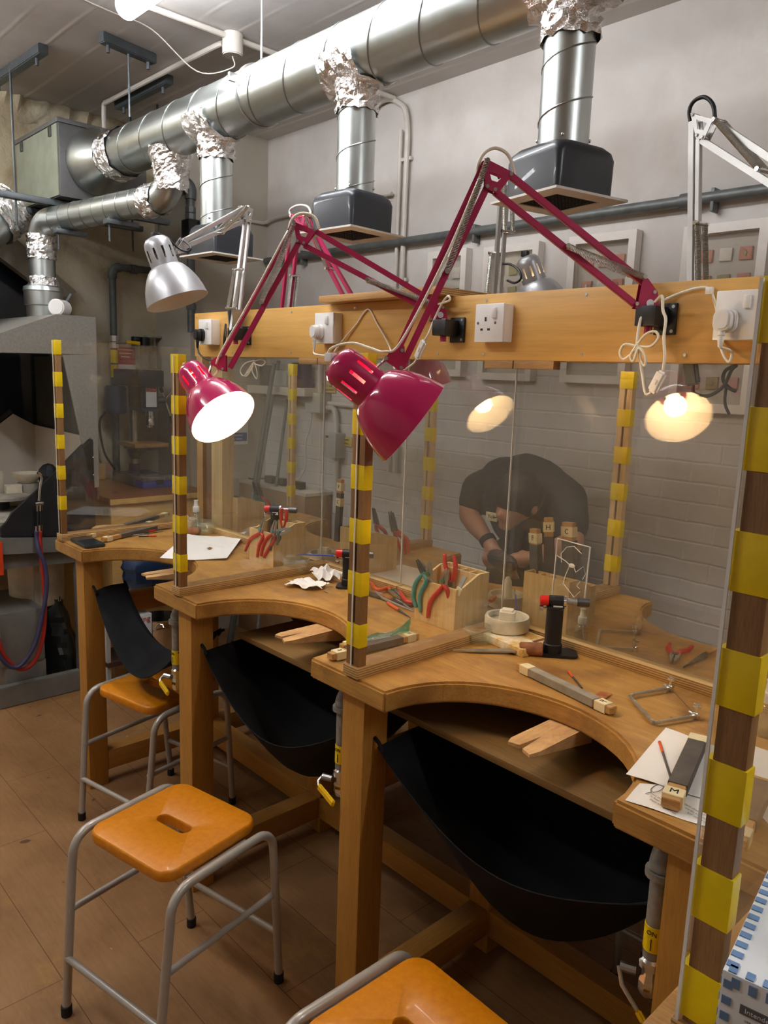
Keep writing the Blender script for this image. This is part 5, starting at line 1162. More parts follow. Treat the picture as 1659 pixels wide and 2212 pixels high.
# cracked patch on the middle sheet
t = thing('acrylic_patch', 'small clear patch with cracks fixed on the middle sheet behind the torch', 'patch', tuple(ay(1235, 1230, 1.722)))
q = [ay(x, y, 1.722) for x, y in ((1205, 1163), (1275, 1182), (1262, 1302), (1193, 1285))]
MB().slab(q, (0, 1, 0), .004).build('patch_sheet', 'acrylic', t)
for a, c in zip(q, q[1:] + q[:1]): MB().bar(a, c, .0018, .0046, (0, 1, 0)).build('patch_edge', 'acrylic_edge', t)
for lst in ([(1203, 1200), (1222, 1212), (1231, 1221), (1238, 1226)], [(1231, 1221), (1221, 1244), (1216, 1262)], [(1238, 1222), (1244, 1236), (1260, 1224), (1265, 1240), (1258, 1252)], [(1218, 1262), (1240, 1290), (1253, 1278)], [(1213, 1215), (1212, 1196), (1224, 1182), (1240, 1180), (1256, 1196)], [(1253, 1256), (1246, 1266), (1252, 1272)]):
    MB().tube([ay(x, y, 1.7195) for x, y in lst], .0011, 5).build('crack', 'acrylic_edge', t)
MB().sphere(ay(1235, 1222, 1.718), .006, (1.6, .3, 1)).build('glue_blob', 'acrylic_edge', t)
# ---- mask box on the near bench
t = thing('mask_box', 'blue and white carton with printed panels on the near bench', 'box', (-.1, .72, ZB)); BX, BY, ZT = -.236, .668, 1.205
w_, d_ = .20, .24; cx_, cy_ = BX + .11, BY + d_/2 - .004; mx = mat4((BX, BY, 0), (.985, .17, 0), (-.17, .985, 0), (0, 0, 1))
MB().box((w_/2, d_/2, (ZB + ZT)/2), (w_, d_, ZT - ZB), .001, mx=mx).build('carton', 'label_white', t)
MB().box((w_/2 + .012, d_/2, ZT + .0004), (w_ - .046, d_ - .05, .001), mx=mx).build('picture_panel', 'sky_label', t)
sbm = MB()
for k in range(14): sbm.box((.006, .012 + .0165*k, ZT + .0006), (.010, .008, .0012), mx=mx); sbm.box((.008 + .0145*k, .006, ZT + .0006), (.007, .010, .0012), mx=mx)
for k in range(10): sbm.box((.006, -.0004, ZT - .012 - .0165*k), (.008, .001, .008), mx=mx); sbm.box((-.0004, .006, ZT - .012 - .0165*k), (.001, .009, .008), mx=mx)
for k in range(14): sbm.box((.012 + .0145*k, -.0004, ZT - .008), (.007, .001, .010), mx=mx)
sbm.build('airmail_border', 'stripe_blue', t)
fx_ = mx.to_3x3() @ V((1, 0, 0)); fy_ = mx.to_3x3() @ V((0, -1, 0))
for k, (wd, z) in enumerate((('Intended Use', ZT - .030), ('Instructions for Use', ZT - .063), ('Cautions', ZT - .103))):
    L_ = (.045, .068, .044)[k]; MB().box((.018 + L_/2, -.0004, z), (L_, .001, .009), mx=mx).build('heading_bar', 'label_grey', t)
    text(wd, 'printed_text', 'label_white', t, mx @ V((.018 + L_/2, -.0012, z)), fx_, (0, 0, 1), .0068, .0001)
    for q_ in range(3 if k < 2 else 4): text('use once only and keep the box dry and clean', 'printed_text', 'label_grey', t, mx @ V((.062, -.0010, z - .0095 - .0055*q_)), fx_, (0, 0, 1), .0042, .0001)
# ================================================================ hearth, drill, pipes and pictures
XH = -3.98
h = thing('brazing_hearth', 'grey sheet metal brazing hearth with hood, black tray and skid feet', 'hearth', (-4.4, 1.35, 0))
H = lambda x, y, xx=XH: ax(x, y, xx)
def sideplate(px_, x0, x1): # a side outline seen at pixels, as thick as x0..x1
    b = bmesh.new(); A = [V((x0, p.y, p.z)) for p in px_]; C = [V((x1, p.y, p.z)) for p in px_]; mb = MB()
    va = [b.verts.new(p) for p in A]; vc = [b.verts.new(p) for p in C]; b.faces.new(va); b.faces.new(vc[::-1])
    for k in range(len(A)): b.faces.new((va[k], va[(k + 1) % len(A)], vc[(k + 1) % len(A)], vc[k]))
    bmesh.ops.recalc_face_normals(b, faces=b.faces); return mb._in(b)
def Q(y, z): return V((XH, y, z))
# hood: closed wedge with flue on top; front edge runs out of the picture
hood = [Q(.98, 1.75), Q(.98, 1.77), Q(1.474, 1.972), Q(1.672, 1.972), Q(1.672, 1.785), Q(1.21, 1.775)]
sideplate(hood, XH, -4.86).build('hood', 'hammertone', h)
sideplate([Q(1.50, 1.775), Q(1.672, 1.785), Q(1.664, 1.10), Q(1.626, 1.095)], XH, XH - .012).build('side_wing', 'hammertone', h)
for p in ((193, 988), (194, 1026)): MB().sphere(H(p[0] + 8, p[1], XH + .004), .005).build('rivet', 'chrome', h)
MB().box((-4.43, 1.668, 1.40), (.86, .012, .74)).build('back_plate', 'inner_grey', h)
tray = [Q(1.02, .93), Q(1.02, 1.10), Q(1.18, 1.25), Q(1.346, 1.422), Q(1.365, 1.424), Q(1.62, 1.372), Q(1.62, .84), Q(1.15, .88)]
inner = [Q(1.1, .98), Q(1.34, 1.40), Q(1.60, 1.355), Q(1.34, .97)]
sideplate([Q(1.20, .96), Q(1.225, 1.0), Q(1.345, 1.10), Q(1.62, 1.36), Q(1.64, 1.35), Q(1.64, .84), Q(1.17, .885), Q(1.17, .93)], XH, XH - .02).build('tray_side', 'hearth_black', h)
sideplate([Q(1.02, .93), Q(1.02, .95), Q(1.60, .96), Q(1.60, .84), Q(1.10, .88)], XH - .02, -4.85).build('tray_floor', 'fire_clay', h)
rows = [[V((x, y, z)) for x in (XH - .02, -4.83)] for y, z in ((1.10, 1.12), (1.345, 1.41), (1.36, 1.42), (1.645, 1.35))]
MB().slab([V((-4.80, 1.05, .96)), V((-4.80, 1.64, .96)), V((-4.80, 1.64, 1.36)), V((-4.80, 1.50, 1.44)), V((-4.80, 1.05, 1.10))], (1, 0, 0), .02).build('back_lining', 'pale_board', h)
MB().slab([V((XH - .03, 1.63, .96)), V((-4.8, 1.63, .96)), V((-4.8, 1.63, 1.37)), V((XH - .03, 1.63, 1.36))], (0, 1, 0), .012).build('end_lining', 'pale_board', h)
MB().bar((-4.80, 1.02, 1.09), (-4.80, 1.50, 1.45), .03, .02, (1, 0, 0)).build('tray_rim', 'hearth_black', h)
sideplate([Q(1.02, .92), Q(1.16, .883), Q(1.62, .835), Q(1.62, .765), Q(1.16, .80), Q(1.02, .83)], XH + .01, -4.82).build('body_upper', 'hearth_grey', h)
sideplate([Q(1.02, .82), Q(1.16, .80), Q(1.60, .765), Q(1.60, .70), Q(1.02, .72)], XH - .03, -4.80).build('body_lower', 'hearth_grey', h)
sideplate([Q(1.02, .88), Q(1.166, .865), Q(1.166, .70), Q(1.02, .71)], XH + .025, XH + .012).build('orange_guard', 'panel_orange', h)
for x in (XH - .02, -4.78):
    MB().bar((x, 1.12, .055), (x, 1.62, .055), .11, .05, (1, 0, 0), .004).build('skid_foot', 'hearth_grey', h)
    MB().box((x - .02, 1.56, .38), (.04, .05, .68), .002).build('stand_leg', 'hearth_grey', h)
MB().cyl((-4.02, 1.1, .74), (-4.16, 1.02, .2), .02, seg=12).build('red_strut', 'hose_red', h)
# things lying in the hearth
t = thing('crucible_bowl', 'pale ceramic bowl inside the hearth', 'bowl', (-4.45, 1.46, 1.10)); MB().lathe([(0, .0), (.04, .004), (.075, .04), (.082, .058), (.072, .056), (.05, .02), (0, .016)], (-4.45, 1.46, 1.075), seg=28).build('bowl', 'ceramic', t); MB().cyl((-4.45, 1.46, .962), (-4.45, 1.46, 1.077), .055, seg=18).build('stand', 'fire_clay', t)
o = MB().sphere((-4.4, 1.555, 1.12), .055, (1, 1, 1.2), 9).build('charcoal_block', 'hearth_black', at=(-4.4, 1.555, 1.10), flat=True); tag(o, 'jagged black charcoal lump inside the hearth', 'charcoal')
MB().box((-4.4, 1.555, 1.01), (.08, .07, .12), .004).build('stand_brick', 'fire_clay', o)
for (y, z, w, lb) in ((1.375, 1.075, .08, 'firebrick with a pale face at the front of the hearth'), (1.33, 1.13, .10, 'grey firebrick leaning at the back of the hearth')):
    t = thing('firebrick', lb, 'firebrick', (-4.43, y, .96)); MB().box((-4.43 - (.2 if z > 1.1 else 0), y, (z + .96)/2), (.05, w, z - .96), .004).build('brick', 'ceramic', t)
t = thing('turntable', 'flat dusty round turntable in the hearth tray', 'turntable', (-4.36, 1.30, .96)); MB().cyl((-4.36, 1.30, 1.015), (-4.36, 1.30, 1.03), .13, seg=32).build('plate', 'fire_clay', t); MB().cyl((-4.36, 1.30, .962), (-4.36, 1.30, 1.016), .03, seg=16).build('spindle', 'hearth_black', t)
# gas torch on its hoses
t = thing('gas_torch', 'chrome gas torch hooked on the hearth side with red and blue hoses', 'torch', tuple(H(82, 1090, XH + .03)))
X2 = XH + .035; g = lambda x, y, d=0.: ax(x, y, X2 + d)
MB().tube(smooth([g(84, 1082), g(87, 1050), g(90, 1034), g(86, 1024), g(81, 1021)], 6), .0065, 10).build('torch_tube', 'chrome', t)
b = MB(); b.cyl(g(76, 1089), g(93, 1087), .010, seg=12); b.cyl(g(81, 1090), g(81, 1104), .007, seg=10); b.cyl(g(88, 1088), g(88, 1104), .008, seg=10); b.build('valve_block', 'chrome', t)
b = MB(); b.cyl(g(82, 1104), g(82, 1134), .006, seg=10); b.cyl(g(88, 1104), g(88, 1132), .007, seg=10); b.build('grip', 'hearth_black', t)
MB().cyl(g(79, 1136), g(79, 1146), .010, seg=10).build('hose_nut', 'chrome', t); MB().cyl(g(87, 1134), g(87, 1146), .011, seg=10).build('hose_nut', 'chrome', t)
MB().tube(smooth([g(79, 1146), g(79, 1165), g(84, 1190, .02), g(97, 1222, .03), g(101, 1262, .03), g(95, 1310, .03), g(78, 1385, .03), g(52, 1430, .03), g(30, 1442, .03), g(5, 1425, .03), g(-20, 1370, .03), g(-30, 1250, .02), g(-22, 1190)], 7), .0105, 10).build('blue_hose', 'hose_blue', t, sharp=2)
MB().tube(smooth([g(87, 1146), g(86, 1170), g(91, 1220, .01), g(95, 1260, .01), g(97, 1330, .012), g(90, 1390, .012), g(72, 1432, .012), g(45, 1446, .012), g(20, 1430, .012), g(-2, 1390, .012), g(-14, 1300), g(-12, 1190)], 7), .0105, 10).build('red_hose', 'hose_red', t, sharp=2)
t = thing('dial_gauge', 'round white dial box standing on the hearth hood', 'gauge', (-4.12, 1.545, 1.972)); MB().cyl((-4.15, 1.58, 2.013), (-4.08, 1.51, 2.013), .041, seg=28, bev=.006).build('case', 'white_plastic', t)
MB().bar((-4.3, 1.60, 1.98), (-4.26, 1.66, 2.10), .012, .012).build('lever', 'strut', t)
t = thing('bucket', 'cracked white tub hung under the hearth', 'tub', (-4.32, 1.40, .43)); MB().lathe([(0, .43), (.13, .43), (.14, .445), (.145, .70), (.138, .70), (.13, .45), (0, .445)], (-4.32, 1.44, 0), seg=36).build('tub_wall', 'bucket_white', t); MB().box((-4.19, 1.395, .565), (.02, .03, .27)).build('strap', 'pale_board', t)
t = thing('toolbox', 'grey steel toolbox on the floor under the hearth', 'toolbox', (-4.18, 1.28, .02)); MB().box((-4.25, 1.26, .34), (.46, .225, .29), .02).build('box_lid', 'hearth_grey', t); MB().box((-4.25, 1.275, .105), (.44, .2, .19), .006).build('box_body', 'hearth_grey', t); MB().tube([(-4.02, 1.147, .28), (-4.0, 1.142, .30), (-4.0, 1.142, .40), (-4.02, 1.147, .42)], .006).build('handle', 'steel', t)
t = thing('bin_bag', 'crumpled dark grey bin bag leaning beside the toolbox', 'bag', (-4.3, 1.57, 0)); rnd = random.Random(5); rows = []
for i in range(15):
    z = .47*i/14; r0 = .12*(1 - .55*(i/14)**2); rows.append([V((-4.28 + (r0 + rnd.uniform(-.012, .012))*math.cos(a)*1.5, 1.535 - .04*(i/14) + (r0*.82 + rnd.uniform(-.012, .012))*math.sin(a), z)) for a in [2*PI*k/24 for k in range(24)]])
b = MB().grid(rows, closed=True); b.slab([rows[-1][k] for k in range(24)], (0, 0, 1), .004); b.build('sack', 'bin_bag', t, sharp=.4)
# ---- extractor fan box under the ceiling with its strut cradle
t = thing('fan_box', 'grey metal fan box hung below the ceiling at the end of the big duct', 'extractor fan', (-4.5, 1.83, 2.6))
MB().box((-4.52, 1.84, 2.755), (.62, .47, .355), .003).build('casing', 'grey_box', t); MB().box((-4.52, 1.84, 2.942), (.64, .49, .022), .003).build('lid', 'grey_box', t); MB().box((-4.52, 1.601, 2.755), (.60, .008, .345), .001).build('door_panel', 'green_grey', t)
for x in (-4.30, -4.72): MB().box((x, 1.594, 2.90), (.03, .012, .05), .002).build('catch', 'dark_steel', t)
for x in (-4.32, -4.66):
    MB().box((x, 1.80, 2.558), (.045, .92, .03), .002).build('cradle_strut', 'strut', t)
    for y in (1.42, 2.20): MB().cyl((x, y, 2.42), (x, y, ZC), .006, seg=8).build('hanger_rod', 'strut', t)
for (x0, y0, x1, y1) in ((-4.62, 1.43, -3.95, 1.45), (-3.62, 1.58, -3.68, 1.86), (-4.45, 2.03, -3.85, 2.03)):
    s = thing('ceiling_strut', ('black slotted channel on the ceiling holding two long rods', 'black slotted channel on the ceiling lying across the boards', 'black slotted channel on the ceiling over the big duct')[[-4.62, -3.62, -4.45].index(x0)], 'strut', ((x0 + x1)/2, (y0 + y1)/2, ZC))
    MB().bar((x0, y0, ZC - .022), (x1, y1, ZC - .022), .045, .044, (0, 0, 1), .004).build('channel', 'strut', s)
    for k in (.12, .88): MB().cyl((x0 + (x1 - x0)*k, y0 + (y1 - y0)*k, ZC - .075), (x0 + (x1 - x0)*k, y0 + (y1 - y0)*k, ZC - .04), .008, seg=8).build('bolt', 'strut', s)
MB().cyl((-3.65, 1.72, 2.868), (-3.65, 1.72, ZC - .04), .005, seg=8).build('hanger_rod', 'strut', s)
t = thing('outlet_duct', 'wide steel duct slanting down at the picture edge by the hearth window', 'duct', (-4.6, 1.2, 2.4)); a, c = V((-4.62, 1.50, 2.56)), V((-4.55, .80, 2.0)); MB().cyl(a, c, .125, seg=32).build('duct_tube', 'galv', t); crumple(a, c - a, [(.13, .0), (.135, .14)], seedv=31, parent=t, name='foil_wrap', amp=.012)
# ---- conduits and detector on the ceiling
t = thing('ceiling_conduit', 'white painted conduit running over the ceiling with a round box', 'conduit', (-3.2, 1.99, ZC)); zc = ZC - .018
MB().tube([(-3.19, 1.2, zc), (-3.2, 2.5, zc), (-3.2, 2.97, zc)], .0125, 10).build('pipe', 'conduit', t); MB().tube(smooth([(-3.28, 1.99, zc), (-3.4, 1.98, zc), (-4.35, 1.965, zc), (-4.47, 1.965, zc), (-4.49, 1.965, zc - .03), (-4.49, 1.965, ZC - .2)], 5), .0125, 10).build('pipe', 'conduit', t)
MB().cyl((-3.2, 1.99, ZC - .09), (-3.2, 1.99, ZC), .045, seg=28, bev=.004).build('junction_box', 'conduit', t)
cable('hanging_cord', [(-3.2, 1.99, ZC - .09), (-3.22, 2.0, ZC - .13), (-3.35, 1.9, ZC - .14), (-3.38, 1.7, ZC - .02), (-3.36, 1.5, ZC - .015), (-3.3, 1.2, ZC - .015)], .003, 'conduit', parent=t)
# ---- pipes on the walls
t = thing('wall_pipe', 'long grey steel pipe running along the back wall above the pictures', 'pipe', (-2, 2.96, 2.42)); yp, zp = 2.962, 2.432
MB().cyl((-4.36, yp, zp), (2.0, yp, zp), .021, seg=18).build('pipe', 'pipe_grey', t)
for x in (-4.1, -2.72, -1.55, -.4): MB().cyl((x, yp, zp), (x + .07, yp, zp), .028, seg=18, bev=.004).build('coupling', 'pipe_grey', t); MB().box((x + .13, 2.975, zp - .01), (.014, .05, .085), .004).build('pipe_clip', 'pipe_grey', t)
t = thing('valve_pipe', 'vertical grey pipe with a black actuator on the corner pier', 'pipe', (-4.36, 2.42, 2.5)); A = lambda x, y: ax(x, y, -4.36)
p0 = A(413, 640); xx, yy = -4.36, p0.y
MB().tube([(xx, yy, 1.95), (xx, yy, p0.z), (xx, yy, 2.74)], .024, 14).build('pipe', 'pipe_grey', t); MB().tube(smooth([(xx, yy, 2.72), (xx, yy, 2.78), (xx - .01, yy - .03, 2.81), (xx - .03, yy - .10, 2.80)], 5), .034, 14).build('elbow', 'pipe_grey', t)
for z in (2.66, 2.62, 2.27, 2.16, 2.10): MB().cyl((xx, yy, z - .016), (xx, yy, z + .016), .032, seg=8).build('fitting_nut', 'pipe_grey', t)
MB().box((xx + .02, yy - .0, 2.55), (.09, .10, .10), .008).build('actuator_box', 'black_plastic', t); MB().cyl((xx + .02, yy + .06, 2.555), (xx + .08, yy + .06, 2.555), .055, seg=28).build('actuator_dial', 'black_plastic', t); MB().cyl((xx + .08, yy + .06, 2.555), (xx + .084, yy + .06, 2.555), .014, seg=16).build('dial_hub', 'steel', t)
t = thing('gas_supply_pipe', 'grey gas pipe with yellow lever going down the rough end wall', 'pipe', (XE + .05, 2.1, 1.9)); xw = XE + .05; y0, z0 = 2.128, 2.335
MB().tube([(xw, 2.436, z0 + .006), (xw, y0 + .06, z0), (xw, y0 + .05, z0)], .021, 14).build('pipe', 'pipe_grey', t); MB().tube([(xw, y0 + .05, z0)] + [V((xw, y0 + .05 - .05*math.sin(a), z0 - .05 + .05*math.cos(a))) for a in [PI/2*k/6 for k in range(7)]] + [(xw, y0, z0 - .07)], .028, 14).build('elbow', 'pipe_grey', t)
MB().cyl((xw, y0, 1.05), (xw, y0, z0 - .06), .021, seg=16).build('pipe', 'pipe_grey', t); MB().cyl((xw, y0 + .12, z0 - .001), (xw, y0 + .16, z0 - .001), .028, seg=14).build('coupling', 'pipe_grey', t)
for z in (1.90, 1.86): MB().cyl((xw, y0, z - .018), (xw, y0, z + .018), .03, seg=8).build('valve_body', 'chrome', t)
MB().tube([(xw + .03, y0, 1.875), (xw + .04, y0 + .05, 1.88), (xw + .04, y0 + .07, 1.88)], .006).build('lever', 'steel', t); MB().bar((xw + .04, y0 + .06, 1.882), (xw + .04, y0 + .155, 1.878), .022, .012, (1, 0, 0), .003).build('lever_grip', 'valve_yellow', t)
for z in (1.79, 1.70): MB().cyl((xw, y0, z - .04), (xw, y0, z + .04), .0225, seg=16).build('tape_band', 'tape', t)
MB().cyl((xw, y0 - .06, 1.57), (xw, y0 + .06, 1.57), .02, seg=12).build('cross_fitting', 'pipe_grey', t)
# white conduits down the back wall
t = thing('wall_conduit', 'pair of white conduits bending down the back wall beside the extractor drop', 'conduit', (-3.1, 2.97, 1.5))
MB().tube(smooth([(-3.45, 2.972, 3.10), (-3.30, 2.972, 3.17), (-3.18, 2.972, 3.14), (-3.10, 2.972, 3.03), (-3.095, 2.972, 2.6), (-3.095, 2.972, 1.2)], 6), .014, 10).build('pipe', 'conduit', t); MB().cyl((-3.15, 2.978, 1.2), (-3.15, 2.978, 3.0), .011, seg=10).build('pipe', 'conduit', t)
for z in (2.85, 2.24, 1.9): MB().box((-3.12, 2.985, z), (.1, .02, .018), .003).build('saddle_clip', 'conduit', t)
t = thing('low_conduit', 'white conduit curving round the corner pier under the ceiling', 'conduit', (-4.1, 2.97, 2.69)); MB().tube(smooth([(-4.385, 2.6, 2.665), (-4.385, 2.9, 2.668), (-4.36, 2.955, 2.67), (-4.25, 2.975, 2.69), (-3.8, 2.975, 2.69), (-3.2, 2.975, 2.69)], 6), .011, 8).build('pipe', 'conduit', t)
# switches on the back wall, seen through the sheets
t = thing('switch_box', 'grey electrical box with conduits on the back wall behind the clear sheets', 'electrical box', (-3.78, 2.97, 1.5))
MB().box((-3.775, 2.955, 1.555), (.15, .09, .12), .008).build('isolator_box', 'switch_grey', t); MB().cyl((-3.775, 2.965, 1.61), (-3.775, 2.965, 1.9), .016, seg=12).build('conduit', 'conduit', t); MB().cyl((-4.4, 2.975, 1.565), (-3.4, 2.975, 1.55), .013, seg=10).build('conduit', 'conduit', t)
MB().tube(smooth([(-3.70, 2.968, 1.53), (-3.64, 2.968, 1.525), (-3.615, 2.968, 1.48), (-3.612, 2.968, 1.38)], 5), .016, 12).build('conduit', 'conduit', t); MB().box((-3.61, 2.96, 1.31), (.11, .08, .15), .006).build('switch_unit', 'switch_grey', t); MB().cyl((-3.6, 2.968, .9), (-3.6, 2.968, 1.24), .016, seg=12).build('conduit', 'conduit', t); MB().box((-3.635, 2.918, 1.36), (.022, .004, .014)).build('rocker', 'ink', t)
cable('flex', [(-3.83, 2.95, 1.49), (-3.83, 2.94, 1.40), (-3.86, 2.93, 1.3), (-3.86, 2.93, 1.15), (-3.9, 2.9, 1.06)], .005, 'conduit', parent=t)
for k, (x, z, w, a, b_) in enumerate(((-3.72, 1.645, .125, 'LOCAL AREA', 'POWER SWITCH'), (-3.55, 1.335, .12, 'GAS SUPPLY', 'SWITCH'))):
    s = thing('wall_label', ('yellow label above the grey electrical box', 'yellow label beside the lower grey switch')[k], 'label', (x, 2.995, z)); MB().box((x, 2.994, z), (w, .008, .055), .001).build('plate', 'sign_yellow', s)
    text(a, 'lettering', 'ink', s, (x, 2.9885, z + .011), (1, 0, 0), (0, 0, 1), .015); text(b_, 'lettering', 'ink', s, (x, 2.9885, z - .011), (1, 0, 0), (0, 0, 1), .015)
# shelf, brooms and boxes by the back wall
t = thing('wall_shelf', 'grey wooden shelf on the back wall over the brooms', 'shelf', (-4.1, 2.9, 1.65)); MB().box((-4.08, 2.92, 1.615), (.62, .15, .05), .003).build('board', 'pale_board', t)
for i, (x, w, hh, m) in enumerate(((-4.25, .10, .13, 'dark_steel'), (-4.08, .16, .10, 'switch_grey'), (-3.9, .10, .15, 'drill_blue'))):
    o = MB().box((x, 2.92, 1.641 + hh/2), (w, .09, hh), .01).build('storage_tin', m, at=(x, 2.92, 1.64)); tag(o, ('dark tin on the grey shelf, nearest the corner', 'low grey tin in the middle of the grey shelf', 'blue tin at the conduit end of the grey shelf')[i], 'tin')
for i, (a, c, r) in enumerate((((-3.98, 2.46, .001), (-4.16, 2.93, 1.80), .012), ((-3.92, 2.40, .001), (-4.05, 2.82, 1.78), .014), ((-3.80, 2.52, .001), (-4.10, 2.96, 1.56), .010))):
    t = thing('pole', ('grey pole leaning in the corner, the one leaning most at the top', 'straight dark pole leaning in the corner under the shelf', 'thin grey pole crossing the other two in the corner')[i], 'pole', tuple(a)); MB().cyl(a, c, r, seg=10).build('shaft', 'pipe_grey', t); MB().cyl(a, V(a) + (V(c) - V(a))*.04, r*1.25, seg=10).build('end_cap', 'black_rubber', t)
t = thing('storage_chest', 'wide brown chest along the back wall behind the far blocks', 'chest', (-4.02, 2.88, 0)); MB().box((-4.02, 2.88, .5), (.72, .20, 1.0), .004).build('carcass', 'cardboard', t); MB().box((-4.02, 2.885, 1.01), (.74, .21, .02), .002).build('top', 'pale_board', t)
for i, x in enumerate((-4.13, -4.0, -3.83)): o = MB().box((x, 2.86, 1.045), (.085, .05, .045), .006).build('power_block', 'black_plastic', at=(x, 2.86, 1.02)); tag(o, ('black power block on the chest, nearest the corner', 'black power block in the middle of the chest', 'black power block by the poles on the chest')[i], 'adaptor')
cable('power_flex', [(-4.36, 2.84, 1.026), (-4.30, 2.82, 1.03), (-4.22, 2.84, 1.04), (-4.17, 2.86, 1.045)], .005, 'black_plastic', 'black flex trailing over the chest to the power blocks')
# safety poster on the pier
t = thing('safety_poster', 'blue and white round safety poster on the corner pier', 'poster', (-4.394, 2.74, 1.38)); MB().box((-4.397, 2.745, 1.39), (.006, .22, .28)).build('sheet', 'paper', t); MB().cyl((-4.394, 2.745, 1.435), (-4.3915, 2.745, 1.435), .085, seg=36).build('blue_disc', 'sign_blue', t)
MB().tube([V((-4.391, 2.745 + .04*math.cos(a), 1.44 + .045*math.sin(a))) for a in [2*PI*k/20 for k in range(20)]], .005, 6, True).build('head_symbol', 'paper', t); MB().box((-4.3925, 2.745, 1.30), (.003, .2, .055)).build('blue_strip', 'sign_blue', t)
text('Eye protection', 'lettering', 'paper', t, (-4.3905, 2.745, 1.312), (0, 1, 0), (0, 0, 1), .022); text('must be worn', 'lettering', 'paper', t, (-4.3905, 2.745, 1.288), (0, 1, 0), (0, 0, 1), .022)
# red notice
t = thing('red_notice', 'red and white notice on the end wall beside the gas pipe', 'notice', (XE + .012, 2.21, 1.76)); MB().box((XE + .015, 2.215, 1.765), (.03, .125, .175)).build('sheet', 'sign_red', t); MB().box((XE + .0315, 2.215, 1.715), (.003, .122, .055)).build('white_panel', 'paper', t)
for k in range(3): MB().box((XE + .0315, 2.21, 1.835 - .022*k), (.002, .10 - .02*k, .006)).build('printed_line', 'paper', t)
# drill press on its chest
t = thing('drill_chest', 'low wooden chest with a red brown top under the drill press', 'chest', (-4.4, 2.1, 0)); MB().box((-4.44, 2.06, .49), (.76, .60, .98), .003).build('carcass', 'chest_wood', t); MB().box((-4.44, 2.06, 1.0), (.78, .62, .036), .003).build('top', 'red_top', t); MB().box((-4.047, 2.06, .998), (.012, .62, .03), .001).build('front_lip', 'chest_wood', t)
MB().box((-4.80, 1.90, 1.07), (.05, .28, .10), .004).build('upstand', 'chest_wood', t)
t = thing('drill_press', 'black and blue bench drill press standing on the wooden chest', 'drill press', (-4.56, 2.15, 1.019)); D = lambda x, y, d=-4.56: ax(x, y, d); c0 = D(291, 1000); cx0, cy0 = -4.57, c0.y + .0
zt0 = 1.0185; MB().box((-4.55, cy0 + .03, zt0 + .03), (.30, .23, .06), .008).build('base_casting', 'drill_blue', t); MB().cyl((cx0, cy0, zt0 + .06), (cx0, cy0, zt0 + .12), .036, .03, seg=24).build('column_foot', 'drill_blue', t)
MB().cyl((cx0, cy0, zt0 + .06), (cx0, cy0, 1.60), .025, seg=24).build('column', 'steel', t); MB().box((cx0 + .05, cy0 + .04, 1.262), (.24, .22, .024), .003).build('work_board', 'oak_x', t); MB().box((cx0 + .05, cy0 + .04, 1.240), (.19, .17, .018), .003).build('work_table', 'dark_steel', t)
MB().lathe([(0, 1.17), (.03, 1.17), (.045, 1.21), (.045, 1.232), (0, 1.232)], (cx0 + .02, cy0, 0), seg=20).build('table_bracket', 'drill_blue', t)
MB().box((cx0 + .04, cy0 + .02, 1.665), (.34, .17, .10), .012).build('belt_cover', 'black_plastic', t); MB().box((cx0 + .08, cy0 + .03, 1.555), (.17, .115, .14), .008).build('head_casting', 'black_plastic', t); MB().cyl((cx0 - .13, cy0 - .05, 1.44), (cx0 - .13, cy0 - .05, 1.61), .065, seg=24, bev=.008).build('motor', 'drill_blue', t)
MB().box((cx0 + .1665, cy0 + .04, 1.555), (.003, .068, .12), .001).build('rating_plate', 'label_white', t); MB().box((cx0 + .1685, cy0 + .04, 1.600), (.002, .062, .028)).build('name_band', 'sign_red', t); text('Clarke', 'lettering', 'label_white', t, (cx0 + .170, cy0 + .04, 1.600), (0, 1, 0), (0, 0, 1), .02); MB().box((cx0 + .09, cy0 + .03, 1.478), (.16, .11, .018), .004).build('blue_trim', 'drill_blue', t)
b = MB(); b.lathe([(0, 1.475), (.022, 1.475), (.022, 1.44), (.026, 1.438), (.026, 1.425), (.022, 1.423), (.028, 1.405), (.028, 1.385), (.02, 1.382), (.013, 1.37), (0, 1.37)], (cx0 + .12, cy0 + .05, 0), seg=24); b.build('chuck', 'chrome', t); MB().cyl((cx0 + .12, cy0 + .05, 1.345), (cx0 + .12, cy0 + .05, 1.375), .003, seg=8).build('drill_bit', 'dark_steel', t)
hub = V((cx0 + .10, cy0 + .165, 1.535)); MB().cyl((cx0 + .10, cy0 + .08, 1.535), hub, .02, seg=16).build('feed_hub', 'dark_steel', t)
for ca_, sa_ in ((.45, -1.0), (.75, .72), (-.45, .5)):
    e = hub + V((.02, .08*ca_, .13*sa_)); MB().cyl(hub, e, .0055, seg=10).build('feed_lever', 'chrome', t); MB().cyl(hub.lerp(e, .75), hub.lerp(e, 1.15), .011, seg=12, bev=.003).build('lever_knob', 'black_plastic', t)
cable('motor_flex', [(cx0 - .15, cy0 - .10, 1.46), (cx0 - .17, cy0 - .14, 1.38), (cx0 - .16, cy0 - .12, 1.2), (cx0 - .12, cy0 - .07, 1.09)], .007, 'black_rubber', parent=t)
t = thing('tote_case', 'blue plastic case with grey see-through lid on the chest', 'case', (-4.37, 2.19, 1.0185)); MB().box((-4.37, 2.19, 1.0385), (.15, .26, .039), .006).build('tray', 'tote_blue', t); MB().box((-4.37, 2.19, 1.072), (.15, .26, .028), .008).build('lid', 'lid_grey', t); MB().box((-4.293, 2.17, 1.052), (.006, .05, .03), .002).build('latch', 'black_plastic', t)
